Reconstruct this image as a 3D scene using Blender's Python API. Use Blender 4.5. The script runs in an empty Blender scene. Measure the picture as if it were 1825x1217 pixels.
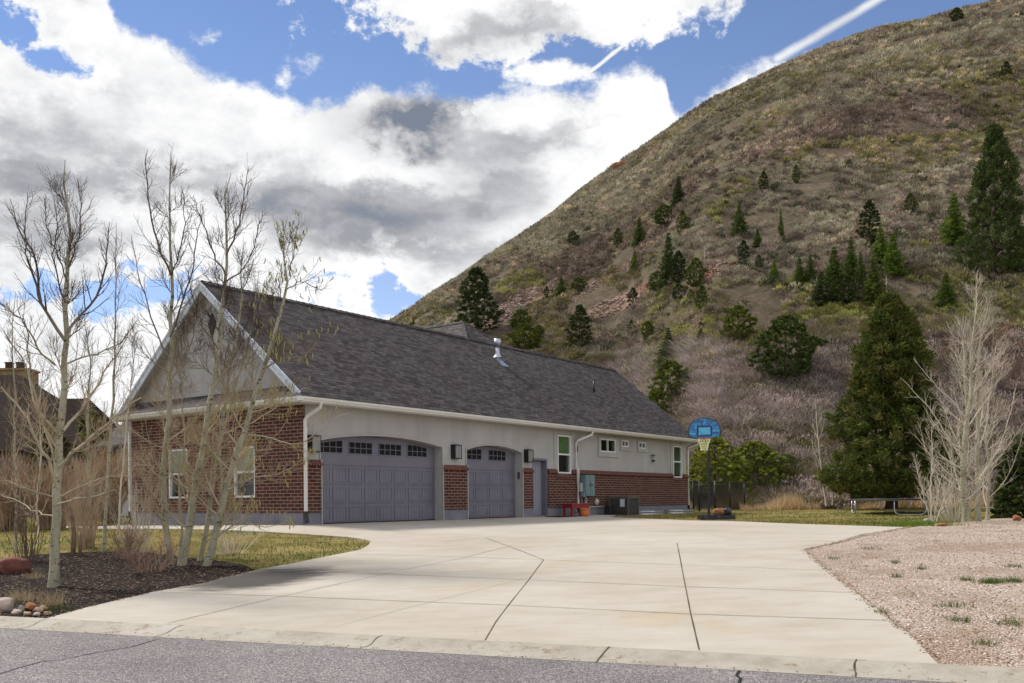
import bpy, bmesh, math, random
import numpy as np
from mathutils import Vector, Matrix
random.seed(7); np.random.seed(7)
R = math.radians; PI = math.pi
S = bpy.context.scene
COL = S.collection

# ------------------------------------------------------------------ camera, sky, sun, exposure
F = 1648.0; CX = 912.5; HY = 890.0; ROLL = math.atan(-.0081); ZC = .66
cd = bpy.data.cameras.new('camera'); cam = bpy.data.objects.new('camera', cd); COL.objects.link(cam)
cd.sensor_width = 36; cd.lens = F/1825*36; cd.shift_y = (HY-608.5)/1825; cd.clip_end = 6000; cd.clip_start = .1
cam.location = (0, 0, ZC)
cam.rotation_euler = (Matrix.Rotation(R(90), 3, 'X') @ Matrix.Rotation(ROLL, 3, 'Z')).to_euler()
S.camera = cam
S.view_settings.view_transform = 'Standard'; S.view_settings.look = 'None'
S.view_settings.exposure = 0.38; S.view_settings.gamma = 1
SUN_AZ = math.atan2(-.80, .50)      # from +Y towards +X
SUN_EL = R(50)
sd = Vector((math.sin(SUN_AZ)*math.cos(SUN_EL), math.cos(SUN_AZ)*math.cos(SUN_EL), math.sin(SUN_EL)))
sl = bpy.data.lights.new('sun', 'SUN'); sl.energy = 2.9; sl.angle = R(10); sl.color = (1, .95, .87)
so = bpy.data.objects.new('sun', sl); COL.objects.link(so); so.rotation_euler = sd.to_track_quat('Z', 'Y').to_euler()

def uv_of(px, py): return ((px-CX)/F, (HY-py)/F)

class NT:
    """tiny node-graph helper"""
    def __init__(s, tree): s.t = tree; s.n = tree.nodes; s.l = tree.links
    def new(s, ty, **kw):
        n = s.n.new(ty)
        for k, v in kw.items(): setattr(n, k, v)
        return n
    def put(s, sock, v):
        if isinstance(v, bpy.types.NodeSocket): s.l.new(v, sock)
        elif v is not None: sock.default_value = v
    def m(s, op, a, b=None, c=None, clamp=False):
        n = s.new('ShaderNodeMath', operation=op); n.use_clamp = clamp
        s.put(n.inputs[0], a)
        if b is not None: s.put(n.inputs[1], b)
        if c is not None: s.put(n.inputs[2], c)
        return n.outputs[0]
    def ss(s, x, a, b):          # smoothstep 0..1
        n = s.new('ShaderNodeMapRange', interpolation_type='SMOOTHSTEP')
        s.put(n.inputs[0], x); n.inputs[1].default_value = a; n.inputs[2].default_value = b
        return n.outputs[0]
    def mix(s, f, a, b, mode='MIX'):
        n = s.new('ShaderNodeMix', data_type='RGBA', blend_type=mode)
        s.put(n.inputs[0], f); s.put(n.inputs[6], a if not isinstance(a, tuple) else (*a, 1)[:4]); s.put(n.inputs[7], b if not isinstance(b, tuple) else (*b, 1)[:4])
        return n.outputs[2]
    def noise(s, vec, scale, detail=4, rough=.55, dist=0):
        n = s.new('ShaderNodeTexNoise'); s.put(n.inputs['Vector'], vec)
        n.inputs['Scale'].default_value = scale; n.inputs['Detail'].default_value = detail
        n.inputs['Roughness'].default_value = rough; n.inputs['Distortion'].default_value = dist
        return n.outputs[0]
    def mapping(s, vec, sc=(1, 1, 1), rot=(0, 0, 0), loc=(0, 0, 0)):
        n = s.new('ShaderNodeMapping'); s.put(n.inputs[0], vec)
        n.inputs['Scale'].default_value = sc; n.inputs['Rotation'].default_value = rot; n.inputs['Location'].default_value = loc
        return n.outputs[0]

def build_world():
    w = bpy.data.worlds.new('World'); S.world = w; w.use_nodes = True
    g = NT(w.node_tree); g.n.clear()
    out = g.new('ShaderNodeOutputWorld'); bg = g.new('ShaderNodeBackground'); g.l.new(bg.outputs[0], out.inputs[0])
    STR = .1; bg.inputs[1].default_value = STR
    sky = g.new('ShaderNodeTexSky', sky_type='NISHITA', sun_disc=False)
    sky.sun_elevation = SUN_EL; sky.sun_rotation = SUN_AZ; sky.altitude = 2000; sky.air_density = 1.0; sky.dust_density = .3; sky.ozone_density = 2.0
    tc = g.new('ShaderNodeTexCoord'); D = tc.outputs['Generated']
    sep = g.new('ShaderNodeSeparateXYZ'); g.l.new(D, sep.inputs[0])
    X, Y, Z = sep.outputs
    yc = g.m('MAXIMUM', Y, .25)
    u = g.m('DIVIDE', X, yc); v = g.m('DIVIDE', Z, yc)
    front = g.ss(Y, .3, .55)
    W = g.mapping(D, sc=(1, 1, 1.7))
    n1 = g.noise(W, 5.5, 9, .6)                # broad billows
    n2 = g.noise(g.mapping(D, sc=(1, 1, 1.3), loc=(3.1, 1, 2)), 22, 10, .66)   # fine edge
    n3 = g.noise(g.mapping(D, sc=(1, 1, 3.2), loc=(8, 2, 5)), 3.6, 7, .55)     # grey bands
    f1 = g.m('SUBTRACT', n1, .5); f2 = g.m('SUBTRACT', n2, .5)
    # top edge of the cloud deck as a curve over azimuth
    fc = g.new('ShaderNodeFloatCurve'); cu = fc.mapping.curves[0]
    pts = [(-200, -250), (150, -200), (200, -10), (215, 30), (300, 62), (365, 100), (385, 122), (440, 145), (510, 172), (548, 190), (570, 165), (610, 156), (690, 142), (760, 160), (850, 165), (920, 150), (985, 150), (1060, 150), (1130, 128), (1190, 125), (1203, 210), (1222, 222), (1245, 185), (1290, 145), (1400, 105), (1470, 92), (1560, 95), (2000, 120)]
    U0, U1 = -.7, .7
    def cv(p):
        a, b = uv_of(*p); return ((a-U0)/(U1-U0), b/.8)
    P = [cv(p) for p in pts]
    while len(cu.points) < len(P): cu.points.new(.5, .5)
    for q, p in zip(cu.points, P): q.location = (min(max(p[0], 0), 1), min(max(p[1], 0), 1)); q.handle_type = 'VECTOR'
    fc.mapping.update()
    g.put(fc.inputs['Value'], g.m('DIVIDE', g.m('SUBTRACT', u, U0), U1-U0, clamp=True))
    vt = g.m('MULTIPLY', fc.outputs[0], .8)
    edge = g.m('ADD', g.m('SUBTRACT', vt, v), g.m('ADD', g.m('MULTIPLY', f1, .045), g.m('MULTIPLY', f2, .075)))
    def ell(px, py, a, b, rot=0):
        uc, vc = uv_of(px, py)
        du = g.m('SUBTRACT', u, uc); dv = g.m('SUBTRACT', v, vc)
        if rot:
            c, s_ = math.cos(rot), math.sin(rot)
            du, dv = g.m('ADD', g.m('MULTIPLY', du, c), g.m('MULTIPLY', dv, s_)), g.m('SUBTRACT', g.m('MULTIPLY', dv, c), g.m('MULTIPLY', du, s_))
        du = g.m('DIVIDE', du, a/F); dv = g.m('DIVIDE', dv, b/F)
        return g.m('SQRT', g.m('ADD', g.m('MULTIPLY', du, du), g.m('MULTIPLY', dv, dv)))
    def blob(px, py, a, b, k=1, rot=0, fr=.9):   # + inside, - outside, roughened
        e = g.m('SUBTRACT', 1, ell(px, py, a, b, rot))
        return g.m('MULTIPLY', g.m('ADD', e, g.m('ADD', g.m('MULTIPLY', f2, fr*1.5), g.m('MULTIPLY', f1, fr))), k)
    f3 = g.m('SUBTRACT', g.noise(g.mapping(D, sc=(1, 1, 1.6), loc=(5, 7, 1)), 11, 8, .62), .5)
    uw = g.m('ADD', u, g.m('MULTIPLY', f2, .10)); vw = g.m('ADD', v, g.m('ADD', g.m('MULTIPLY', f3, .13), g.m('MULTIPLY', f2, .05)))
    def gauss(px, py, a, b, rot=0):
        nonlocal u, v
        u0, v0 = u, v; u, v = uw, vw; r_ = gauss0(px, py, a, b, rot); u, v = u0, v0; return r_
    def gauss0(px, py, a, b, rot=0):
        return g.m('EXPONENT', g.m('MULTIPLY', g.m('POWER', ell(px, py, a, b, rot), 2), -1))
    cov = edge
    for args in [(960, -30, 360, 105, .07), (885, 55, 110, 72, .07), (1250, -5, 110, 45, .05), (985, 128, 80, 26, .04)]:
        cov = g.m('MAXIMUM', cov, blob(*args[:4], k=args[4], fr=1.8))
    for args in [(515, 132, 22, 26, .012), (348, 62, 40, 22, .012), (545, 108, 40, 16, .008)]:
        cov = g.m('MAXIMUM', cov, g.m('SUBTRACT', blob(*args[:4], k=args[4], fr=6), .006))
    # blue holes
    for args in [(20, 38, 55, 34, .03), (92, 105, 42, 18, .02), (130, 512, 230, 30, .03), (300, 522, 120, 16, .02), (728, 533, 60, 20, .03)]:
        cov = g.m('MINIMUM', cov, g.m('MULTIPLY', blob(*args[:4], k=args[4], fr=5.0), -1))
    dens = g.ss(cov, -.006, .016)
    # contrails: thin long clouds
    def trail(p, q, w0, w1, soft):
        a = uv_of(*p); b = uv_of(*q); L = math.hypot(b[0]-a[0], b[1]-a[1]); tx, ty = (b[0]-a[0])/L, (b[1]-a[1])/L
        du = g.m('SUBTRACT', u, a[0]); dv = g.m('SUBTRACT', v, a[1])
        t = g.m('ADD', g.m('MULTIPLY', du, tx), g.m('MULTIPLY', dv, ty))
        o = g.m('ABSOLUTE', g.m('ADD', g.m('SUBTRACT', g.m('MULTIPLY', du, ty), g.m('MULTIPLY', dv, tx)), g.m('MULTIPLY', f2, .006)))
        wd = g.m('ADD', w0/F, g.m('MULTIPLY', t, (w1-w0)/F/L))
        r = g.m('DIVIDE', o, wd)
        return g.m('MULTIPLY', g.ss(r, 1.0, soft), g.m('MULTIPLY', g.ss(t, -.006, .006), g.ss(t, L+.01, L-.002)))
    dens = g.m('MAXIMUM', dens, g.m('MULTIPLY', trail((1050, 135), (1192, 25), 5.5, 5.5, .2), .95))
    dens = g.m('MAXIMUM', dens, g.m('MULTIPLY', trail((1385, 112), (1600, -12), 13, 12, .0), .85))
    haze = g.m('MULTIPLY', g.m('EXPONENT', g.m('MULTIPLY', v, -5)), .62)
    # shading of the deck
    dk = None
    for args in [(745, 212, 70, 40, 1.15), (700, 205, 150, 60, .28), (950, 258, 110, 36, .5), (905, 300, 60, 22, .25), (60, 318, 150, 24, .35), (240, 330, 190, 22, .35), (420, 300, 150, 26, .3), (520, 345, 130, 26, .5), (660, 385, 190, 30, .5), (840, 345, 130, 24, .45), (430, 232, 70, 36, .16),
                 (830, 455, 140, 30, .38), (900, 60, 180, 38, .55), (990, 18, 60, 16, .2), (30, 395, 120, 24, .35), (640, 440, 160, 22, .25), (1015, 215, 50, 22, .25), (250, 190, 120, 40, .10)]:
        gk = g.m('MULTIPLY', gauss(*args[:4]), args[4])
        dk = gk if dk is None else g.m('ADD', dk, gk)
    dkn = g.m('MULTIPLY', dk, g.ss(g.m('ADD', n1, g.m('MULTIPLY', f2, .5)), .22, .62))
    bands = g.m('MULTIPLY', g.ss(n3, .42, .72), g.ss(cov, .01, .09))
    dark = g.m('ADD', g.m('MULTIPLY', dkn, 1.15), g.m('MULTIPLY', bands, .42))
    dark = g.m('ADD', dark, g.m('MULTIPLY', g.m('SUBTRACT', .5, n2), .75))
    dark = g.m('ADD', dark, g.m('MULTIPLY', g.m('SUBTRACT', .54, n1), .95), clamp=True)
    ramp = g.new('ShaderNodeValToRGB'); g.put(ramp.inputs[0], dark)
    el = ramp.color_ramp.elements; el[0].position = 0; el[0].color = (1.0, 1.0, 1.0, 1); el[1].position = 1; el[1].color = (.20, .235, .30, 1)
    for p_, c_ in ((.18, (.86, .865, .87, 1)), (.45, (.55, .555, .575, 1)), (.7, (.36, .37, .40, 1))):
        e = el.new(p_); e.color = c_
    ccol = g.mix(1.0, ramp.outputs[0], (.80/STR, .80/STR, .805/STR), 'MULTIPLY')
    # the rest of the sky, away from the view: scattered cloud
    back = g.ss(n3, .40, .52); bcol = g.mix(g.ss(n1, .4, .7), (.95/STR, .95/STR, .95/STR), (.55/STR, .56/STR, .6/STR))
    dn = g.m('ADD', g.m('MULTIPLY', dens, front), g.m('MULTIPLY', back, g.m('SUBTRACT', 1, front)), clamp=True)
    cc = g.mix(front, bcol, ccol)
    skyc = g.mix(1.0, sky.outputs[0], (.92, 1.0, 1.14), 'MULTIPLY')
    skyc = g.mix(haze, skyc, (.75/STR, .8/STR, .88/STR))
    col = g.mix(dn, skyc, cc)
    g.l.new(col, bg.inputs[0])
build_world()

# ------------------------------------------------------------------ materials
MATS = {}
def mat(name, base, rough=.8, spec=.3, metal=0):
    m = bpy.data.materials.new(name); m.use_nodes = True; MATS[name] = m
    g = NT(m.node_tree); b = g.n['Principled BSDF']
    b.inputs['Base Color'].default_value = (*base, 1) if len(base) == 3 else base
    b.inputs['Roughness'].default_value = rough; b.inputs['Metallic'].default_value = metal
    b.inputs['Specular IOR Level'].default_value = spec
    g.b = b; g.mat = m
    return m, g, b
def co(g, kind='Object'):
    return g.new('ShaderNodeTexCoord').outputs[kind]
def pos(g): return g.new('ShaderNodeNewGeometry').outputs['Position']
def ramp(g, f, stops):
    r = g.new('ShaderNodeValToRGB'); g.put(r.inputs[0], f); e = r.color_ramp.elements
    e[0].position, e[0].color = stops[0][0], (*stops[0][1], 1); e[1].position, e[1].color = stops[-1][0], (*stops[-1][1], 1)
    for p, c in stops[1:-1]: q = e.new(p); q.color = (*c, 1)
    return r.outputs[0]
def bump(g, h, strength=.4, dist=.02):
    n = g.new('ShaderNodeBump'); n.inputs['Strength'].default_value = strength; n.inputs['Distance'].default_value = dist
    g.put(n.inputs['Height'], h); g.l.new(n.outputs[0], g.b.inputs['Normal'])
def simple(name, base, rough=.7, var=.12, scale=6, spec=.3, metal=0, bs=.0, bscale=60):
    m, g, b = mat(name, base, rough, spec, metal)
    n = g.noise(pos(g), scale, 5, .6)
    lo = tuple(c*(1-var) for c in base); hi = tuple(min(1, c*(1+var)) for c in base)
    g.l.new(ramp(g, n, [(.3, lo), (.7, hi)]), b.inputs['Base Color'])
    if bs: bump(g, g.noise(pos(g), bscale, 3, .6), bs, .01)
    return m
def vcol(name, rough=.85, spec=.15, mul=(1, 1, 1), trans=0):
    m, g, b = mat(name, (.1, .1, .1), rough, spec)
    a = g.new('ShaderNodeAttribute', attribute_name='tint')
    g.l.new(g.mix(1.0, a.outputs[0], mul, 'MULTIPLY'), b.inputs['Base Color'])
    if trans:
        t = g.new('ShaderNodeBsdfTranslucent'); g.l.new(a.outputs[0], t.inputs[0])
        x = g.new('ShaderNodeMixShader'); x.inputs[0].default_value = trans
        o = g.n['Material Output']; g.l.new(b.outputs[0], x.inputs[1]); g.l.new(t.outputs[0], x.inputs[2]); g.l.new(x.outputs[0], o.inputs[0])
    return m

def m_stucco():
    m, g, b = mat('stucco', (.42, .40, .37), .9, .15)
    p = pos(g)
    n = g.noise(p, .7, 5, .6); n2 = g.noise(g.mapping(p, sc=(1, 1, .25)), 2.2, 5, .6)
    f = g.m('ADD', g.m('MULTIPLY', n, .5), g.m('MULTIPLY', n2, .5))
    g.l.new(ramp(g, f, [(.3, (.35, .335, .31)), (.5, (.42, .40, .375)), (.7, (.48, .46, .43))]), b.inputs['Base Color'])
    bump(g, g.noise(p, 55, 4, .7), .35, .012); return m
def m_brick(name, mul=1.0):
    m, g, b = mat(name, (.2, .07, .05), .85, .2)
    uv = co(g, 'UV')
    wob = g.mix(.012, uv, g.new('ShaderNodeTexNoise').outputs[1])
    br = g.new('ShaderNodeTexBrick'); g.l.new(uv, br.inputs['Vector'])
    br.inputs['Scale'].default_value = 1; br.inputs['Brick Width'].default_value = .30; br.inputs['Row Height'].default_value = .098
    br.inputs['Mortar Size'].default_value = .0105; br.inputs['Mortar Smooth'].default_value = .2; br.inputs['Bias'].default_value = -.1
    br.inputs['Color1'].default_value = (.115*mul, .040*mul, .031*mul, 1); br.inputs['Color2'].default_value = (.050*mul, .022*mul, .019*mul, 1)
    br.inputs['Mortar'].default_value = (.31*mul, .225*mul, .175*mul, 1)
    n = g.noise(uv, 5, 5, .7)
    c = g.mix(1.0, br.outputs[0], ramp(g, n, [(.25, (.65, .65, .65)), (.75, (1.3, 1.25, 1.2))]), 'MULTIPLY')
    g.l.new(c, b.inputs['Base Color'])
    bump(g, g.m('ADD', g.m('MULTIPLY', br.outputs[1], -1), g.m('MULTIPLY', g.noise(uv, 60, 3), .3)), .8, .012); return m
def m_soldier():
    m, g, b = mat('soldier_brick', (.2, .07, .05), .85, .2)
    uv = co(g, 'UV')
    br = g.new('ShaderNodeTexBrick', offset=0.0); g.l.new(g.mapping(uv, loc=(0, .5, 0)), br.inputs['Vector'])
    br.inputs['Scale'].default_value = 1; br.inputs['Brick Width'].default_value = .098; br.inputs['Row Height'].default_value = 5
    br.inputs['Mortar Size'].default_value = .011; br.inputs['Mortar Smooth'].default_value = .3
    br.inputs['Color1'].default_value = (.15, .042, .03, 1); br.inputs['Color2'].default_value = (.085, .028, .022, 1); br.inputs['Mortar'].default_value = (.30, .20, .15, 1)
    g.l.new(br.outputs[0], b.inputs['Base Color'])
    bump(g, g.m('MULTIPLY', br.outputs[1], -1), .8, .012); return m
def m_shingle():
    m, g, b = mat('shingle', (.07, .06, .06), .82, .25)
    uv = co(g, 'UV')
    br = g.new('ShaderNodeTexBrick'); g.l.new(uv, br.inputs['Vector']); br.offset = .37; br.offset_frequency = 2; br.squash = 1.35; br.squash_frequency = 3
    br.inputs['Scale'].default_value = 1; br.inputs['Brick Width'].default_value = .27; br.inputs['Row Height'].default_value = .135
    br.inputs['Mortar Size'].default_value = .010; br.inputs['Mortar Smooth'].default_value = .2; br.inputs['Bias'].default_value = -.15
    br.inputs['Color1'].default_value = (.102, .095, .093, 1); br.inputs['Color2'].default_value = (.027, .0225, .0215, 1); br.inputs['Mortar'].default_value = (.018, .016, .016, 1)
    n = g.noise(g.mapping(uv, sc=(1, 2.2, 1)), 3.2, 6, .7)
    n2 = g.noise(uv, .35, 3, .5)
    c = g.mix(1.0, br.outputs[0], ramp(g, n, [(.3, (.62, .56, .54)), (.5, (.95, .93, .93)), (.72, (1.5, 1.55, 1.62))]), 'MULTIPLY')
    c = g.mix(1.0, c, ramp(g, n2, [(.3, (1.0, .88, .82)), (.7, (1.12, 1.06, 1.02))]), 'MULTIPLY')
    g.l.new(c, b.inputs['Base Color'])
    bump(g, g.m('ADD', g.m('MULTIPLY', br.outputs[1], -1), g.m('MULTIPLY', g.noise(uv, 120, 3), .25)), .9, .02); return m
def m_concrete():
    m, g, b = mat('concrete', (.5, .46, .4), .85, .25)
    p = pos(g)
    big = g.noise(p, .28, 5, .6); mid = g.noise(g.mapping(p, sc=(1, 2.5, 1), rot=(0, 0, .37)), 1.1, 7, .7); fine = g.noise(p, 90, 3, .7)
    c = ramp(g, g.m('ADD', g.m('MULTIPLY', big, .55), g.m('MULTIPLY', mid, .45)), [(.32, (.41, .35, .265)), (.5, (.50, .445, .365)), (.68, (.57, .525, .455))])
    c = g.mix(g.ss(g.noise(p, .5, 4, .7), .55, .75), c, g.mix(1.0, c, (1.0, .90, .77), 'MULTIPLY'))
    # curved tyre scuffs left on the slab in front of the garage doors
    sp = g.new('ShaderNodeSeparateXYZ'); g.l.new(p, sp.inputs[0])
    def tyre(cx, cy, r0, rw, amt):
        dx = g.m('SUBTRACT', sp.outputs[0], cx); dy = g.m('SUBTRACT', sp.outputs[1], cy)
        rr = g.m('SQRT', g.m('ADD', g.m('MULTIPLY', dx, dx), g.m('MULTIPLY', dy, dy)))
        k = g.ss(g.m('ABSOLUTE', g.m('SUBTRACT', rr, r0)), rw, 0)
        return g.m('MULTIPLY', g.m('MULTIPLY', k, amt*2.0), g.m('MULTIPLY', g.ss(sp.outputs[1], 19.0, 21.5), g.ss(g.noise(p, .6, 4, .7), .35, .6)))
    tm = None
    for a in ((9, 14, 10.5, .16, .22), (9, 14, 12.1, .16, .22), (8, 12, 13.4, .2, .15), (12, 10, 15.3, .14, .14), (12, 10, 16.8, .14, .14)):
        k = tyre(*a); tm = k if tm is None else g.m('MAXIMUM', tm, k)
    c = g.mix(tm, c, (.30, .27, .23))
    # elongated dark patch on the slab beside the bed, ragged by noise
    a = DARK_STREAK; ux, uy = a[2]
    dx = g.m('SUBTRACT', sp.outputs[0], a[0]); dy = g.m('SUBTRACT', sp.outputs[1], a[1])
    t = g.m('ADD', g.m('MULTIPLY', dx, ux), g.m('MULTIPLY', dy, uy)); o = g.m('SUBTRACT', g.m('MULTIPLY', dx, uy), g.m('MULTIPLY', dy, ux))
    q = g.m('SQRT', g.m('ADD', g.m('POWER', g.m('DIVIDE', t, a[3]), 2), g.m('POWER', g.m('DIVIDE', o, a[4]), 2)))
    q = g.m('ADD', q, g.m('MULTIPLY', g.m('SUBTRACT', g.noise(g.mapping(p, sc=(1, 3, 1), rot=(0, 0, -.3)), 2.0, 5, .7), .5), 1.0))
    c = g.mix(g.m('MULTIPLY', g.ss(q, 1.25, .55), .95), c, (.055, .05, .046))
    c = g.mix(g.m('MULTIPLY', fine, .35), c, g.mix(1.0, c, (.72, .7, .68), 'MULTIPLY'))
    spk = g.new('ShaderNodeTexVoronoi'); g.l.new(p, spk.inputs['Vector']); spk.inputs['Scale'].default_value = 3.5
    c = g.mix(g.ss(spk.outputs['Distance'], .045, .03), c, (.17, .13, .10))
    g.l.new(c, b.inputs['Base Color'])
    bump(g, g.m('ADD', fine, g.m('MULTIPLY', mid, .6)), .25, .006); return m
def m_kerb():
    m, g, b = mat('kerb_concrete', (.5, .46, .4), .88, .2)
    p = pos(g); n = g.noise(p, 1.7, 6, .7); f = g.noise(p, 70, 3, .7); st = g.noise(p, 5, 5, .75)
    c = ramp(g, n, [(.3, (.32, .275, .215)), (.5, (.41, .37, .30)), (.7, (.48, .44, .375))])
    c = g.mix(g.ss(st, .54, .68), c, (.27, .205, .14)); c = g.mix(g.ss(f, .62, .7), c, (.2, .17, .14))
    g.l.new(c, b.inputs['Base Color']); bump(g, g.m('ADD', f, st), .5, .012); return m
def m_asphalt():
    m, g, b = mat('asphalt', (.1, .1, .1), .85, .3)
    p = pos(g)
    v = g.new('ShaderNodeTexVoronoi'); g.l.new(p, v.inputs['Vector']); v.inputs['Scale'].default_value = 75
    n = g.noise(p, .6, 5, .6)
    sv = g.new('ShaderNodeSeparateColor'); g.l.new(v.outputs['Color'], sv.inputs[0])
    c = ramp(g, sv.outputs[0], [(0, (.10, .09, .086)), (.5, (.22, .20, .192)), (.85, (.33, .302, .288)), (1, (.55, .50, .47))])
    c = g.mix(1.0, c, ramp(g, n, [(.3, (.80, .78, .78)), (.7, (1.12, 1.1, 1.1))]), 'MULTIPLY')
    g.l.new(c, b.inputs['Base Color']); bump(g, g.m('SUBTRACT', 1, v.outputs['Distance']), .8, .012); return m
def m_gravel():
    m, g, b = mat('gravel', (.5, .4, .35), .9, .2)
    p = pos(g)
    v = g.new('ShaderNodeTexVoronoi'); g.l.new(g.mapping(p, sc=(1, 1, .3)), v.inputs['Vector']); v.inputs['Scale'].default_value = 46
    sv = g.new('ShaderNodeSeparateColor'); g.l.new(v.outputs['Color'], sv.inputs[0])
    c = ramp(g, sv.outputs[0], [(0, (.24, .14, .09)), (.2, (.48, .35, .26)), (.5, (.65, .52, .42)), (.8, (.73, .61, .51)), (1, (.82, .73, .64))])
    big = g.noise(p, .45, 5, .65)
    c = g.mix(g.ss(big, .46, .62), c, g.mix(.5, c, (.30, .19, .10)))
    c = g.mix(g.ss(v.outputs['Distance'], .5, .9), c, (.26, .17, .12))
    g.l.new(c, b.inputs['Base Color']); bump(g, g.m('SUBTRACT', 1, v.outputs['Distance']), 1, .03); return m
def m_lawn():
    m, g, b = mat('lawn_soil', (.15, .15, .05), .95, .1)
    p = pos(g); n = g.noise(p, .9, 6, .7); f = g.noise(g.mapping(p, sc=(1, 1, .2)), 28, 5, .8)
    k = g.m('ADD', g.m('MULTIPLY', n, .55), g.m('MULTIPLY', f, .45))
    c = ramp(g, k, [(.34, (.05, .07, .018)), (.45, (.14, .13, .035)), (.55, (.31, .24, .09)), (.68, (.42, .32, .13))])
    g.l.new(c, b.inputs['Base Color']); bump(g, f, .8, .03); return m
def m_mulch():
    m, g, b = mat('mulch_soil', (.04, .03, .025), .95, .15)
    p = pos(g); v = g.new('ShaderNodeTexVoronoi'); g.l.new(p, v.inputs['Vector']); v.inputs['Scale'].default_value = 28
    sv = g.new('ShaderNodeSeparateColor'); g.l.new(v.outputs['Color'], sv.inputs[0])
    g.l.new(ramp(g, sv.outputs[0], [(0, (.012, .008, .007)), (.6, (.035, .022, .018)), (.9, (.08, .052, .04)), (1, (.2, .14, .11))]), b.inputs['Base Color'])
    bump(g, v.outputs['Distance'], 1, .03); return m
def m_dirt():
    m, g, b = mat('dirt', (.14, .10, .07), .95, .1)
    p = pos(g); n = g.noise(p, .5, 8, .7)
    g.l.new(ramp(g, n, [(.3, (.06, .045, .028)), (.5, (.13, .10, .06)), (.7, (.2, .155, .09))]), b.inputs['Base Color'])
    bump(g, g.noise(p, 9, 5, .7), .8, .08); return m
def m_hill():
    m, g, b = mat('hillside_soil', (.14, .11, .08), .95, .08)
    p = pos(g)
    n = g.noise(p, .035, 8, .65); n2 = g.noise(p, .35, 8, .75); n3 = g.noise(p, 2.2, 6, .8)
    k = g.m('ADD', g.m('MULTIPLY', n, .4), g.m('MULTIPLY', n2, .6))
    c = ramp(g, k, [(.32, (.075, .06, .037)), (.46, (.14, .108, .073)), (.56, (.205, .16, .11)), (.7, (.33, .265, .18))])
    c = g.mix(g.ss(g.noise(p, .06, 5, .6), .52, .66), c, (.17, .165, .075))
    c = g.mix(1.0, c, ramp(g, n3, [(.3, (.55, .55, .55)), (.7, (1.35, 1.35, 1.35))]), 'MULTIPLY')
    a = g.new('ShaderNodeAttribute', attribute_name='scree')
    v = g.new('ShaderNodeTexVoronoi'); g.l.new(p, v.inputs['Vector']); v.inputs['Scale'].default_value = 2.0
    sv = g.new('ShaderNodeSeparateColor'); g.l.new(v.outputs['Color'], sv.inputs[0])
    sc = ramp(g, sv.outputs[0], [(0, (.10, .06, .045)), (.5, (.26, .16, .115)), (1, (.38, .28, .22))])
    red = g.mix(1.0, sc, (1.25, .72, .58), 'MULTIPLY')
    sc = g.mix(g.m('SUBTRACT', a.outputs['Fac'], 1, clamp=True), sc, red)
    c = g.mix(g.ss(g.m('ADD', a.outputs['Fac'], g.m('MULTIPLY', g.m('SUBTRACT', n2, .5), .8)), .35, .6), c, sc)
    g.l.new(c, b.inputs['Base Color']); bump(g, g.m('ADD', n3, n2), .9, .35); return m
def m_bark_aspen():
    m, g, b = mat('aspen_bark', (.4, .38, .3), .8, .2)
    p = pos(g); n = g.noise(g.mapping(p, sc=(1, 1, .35)), 5, 5, .7)
    c = ramp(g, n, [(.3, (.19, .172, .11)), (.45, (.335, .305, .205)), (.7, (.46, .43, .315))])
    k = g.noise(g.mapping(p, sc=(1, 1, 3.0), loc=(4, 1, 0)), 6, 5, .75)
    c = g.mix(g.ss(k, .56, .62), c, (.06, .05, .038))
    k2 = g.noise(g.mapping(p, sc=(1, 1, 4.5), loc=(1, 7, 0)), 17, 4, .7); c = g.mix(g.m('MULTIPLY', g.ss(k2, .60, .66), .3), c, (.12, .10, .07))
    g.l.new(c, b.inputs['Base Color']); bump(g, k, .4, .01); return m
def m_glass():
    m = bpy.data.materials.new('window_glass'); m.use_nodes = True; MATS['window_glass'] = m
    g = NT(m.node_tree); g.n.clear(); o = g.new('ShaderNodeOutputMaterial')
    t = g.new('ShaderNodeBsdfTransparent'); t.inputs[0].default_value = (.85, .88, .87, 1)
    gl = g.new('ShaderNodeBsdfGlossy'); gl.inputs['Roughness'].default_value = .02; gl.inputs[0].default_value = (.9, .9, .9, 1)
    fr = g.new('ShaderNodeFresnel'); fr.inputs[0].default_value = 1.4
    bk_ = g.new('ShaderNodeNewGeometry'); x = g.new('ShaderNodeMixShader'); g.l.new(g.m('MULTIPLY', fr.outputs[0], g.m('SUBTRACT', 1, bk_.outputs['Backfacing'])), x.inputs[0]); g.l.new(t.outputs[0], x.inputs[1]); g.l.new(gl.outputs[0], x.inputs[2]); g.l.new(x.outputs[0], o.inputs[0]); return m

# ------------------------------------------------------------------ ground shape and pixel picking (surveying aid)
P0 = Vector((-5.78, 25.6)); DX = Vector((.594, .8045)); DY = Vector((-.8045, .594))
NS = (.357, .934); S0 = 8.73
def sm(x): x = np.clip(x, 0, 1); return x*x*(3-2*x)
def sdist(x, y): return NS[0]*x+NS[1]*y-S0
def H(x, y):
    x = np.asarray(x, float); y = np.asarray(y, float)
    s = sdist(x, y)
    d = (x-P0.x)*.8045-(y-P0.y)*.594
    l = -d
    fr = -((x-P0.x)*.594+(y-P0.y)*.8045)
    hb = -.16*sm(d/6)-.12*sm(l/8)*sm((fr+1)/1.5)+.25*sm((y-38)/14)*sm(d/8)
    r = np.clip((s-.5)/12, 0, 1); r = 1-(1-r)**1.35
    return -.87+(.87+hb)*r
def dirof(px, py):
    dx = px-CX; dy = py-HY; c, s = math.cos(ROLL), math.sin(ROLL)
    return ((dx*c+dy*s)/F, -(-dx*s+dy*c)/F)
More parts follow.
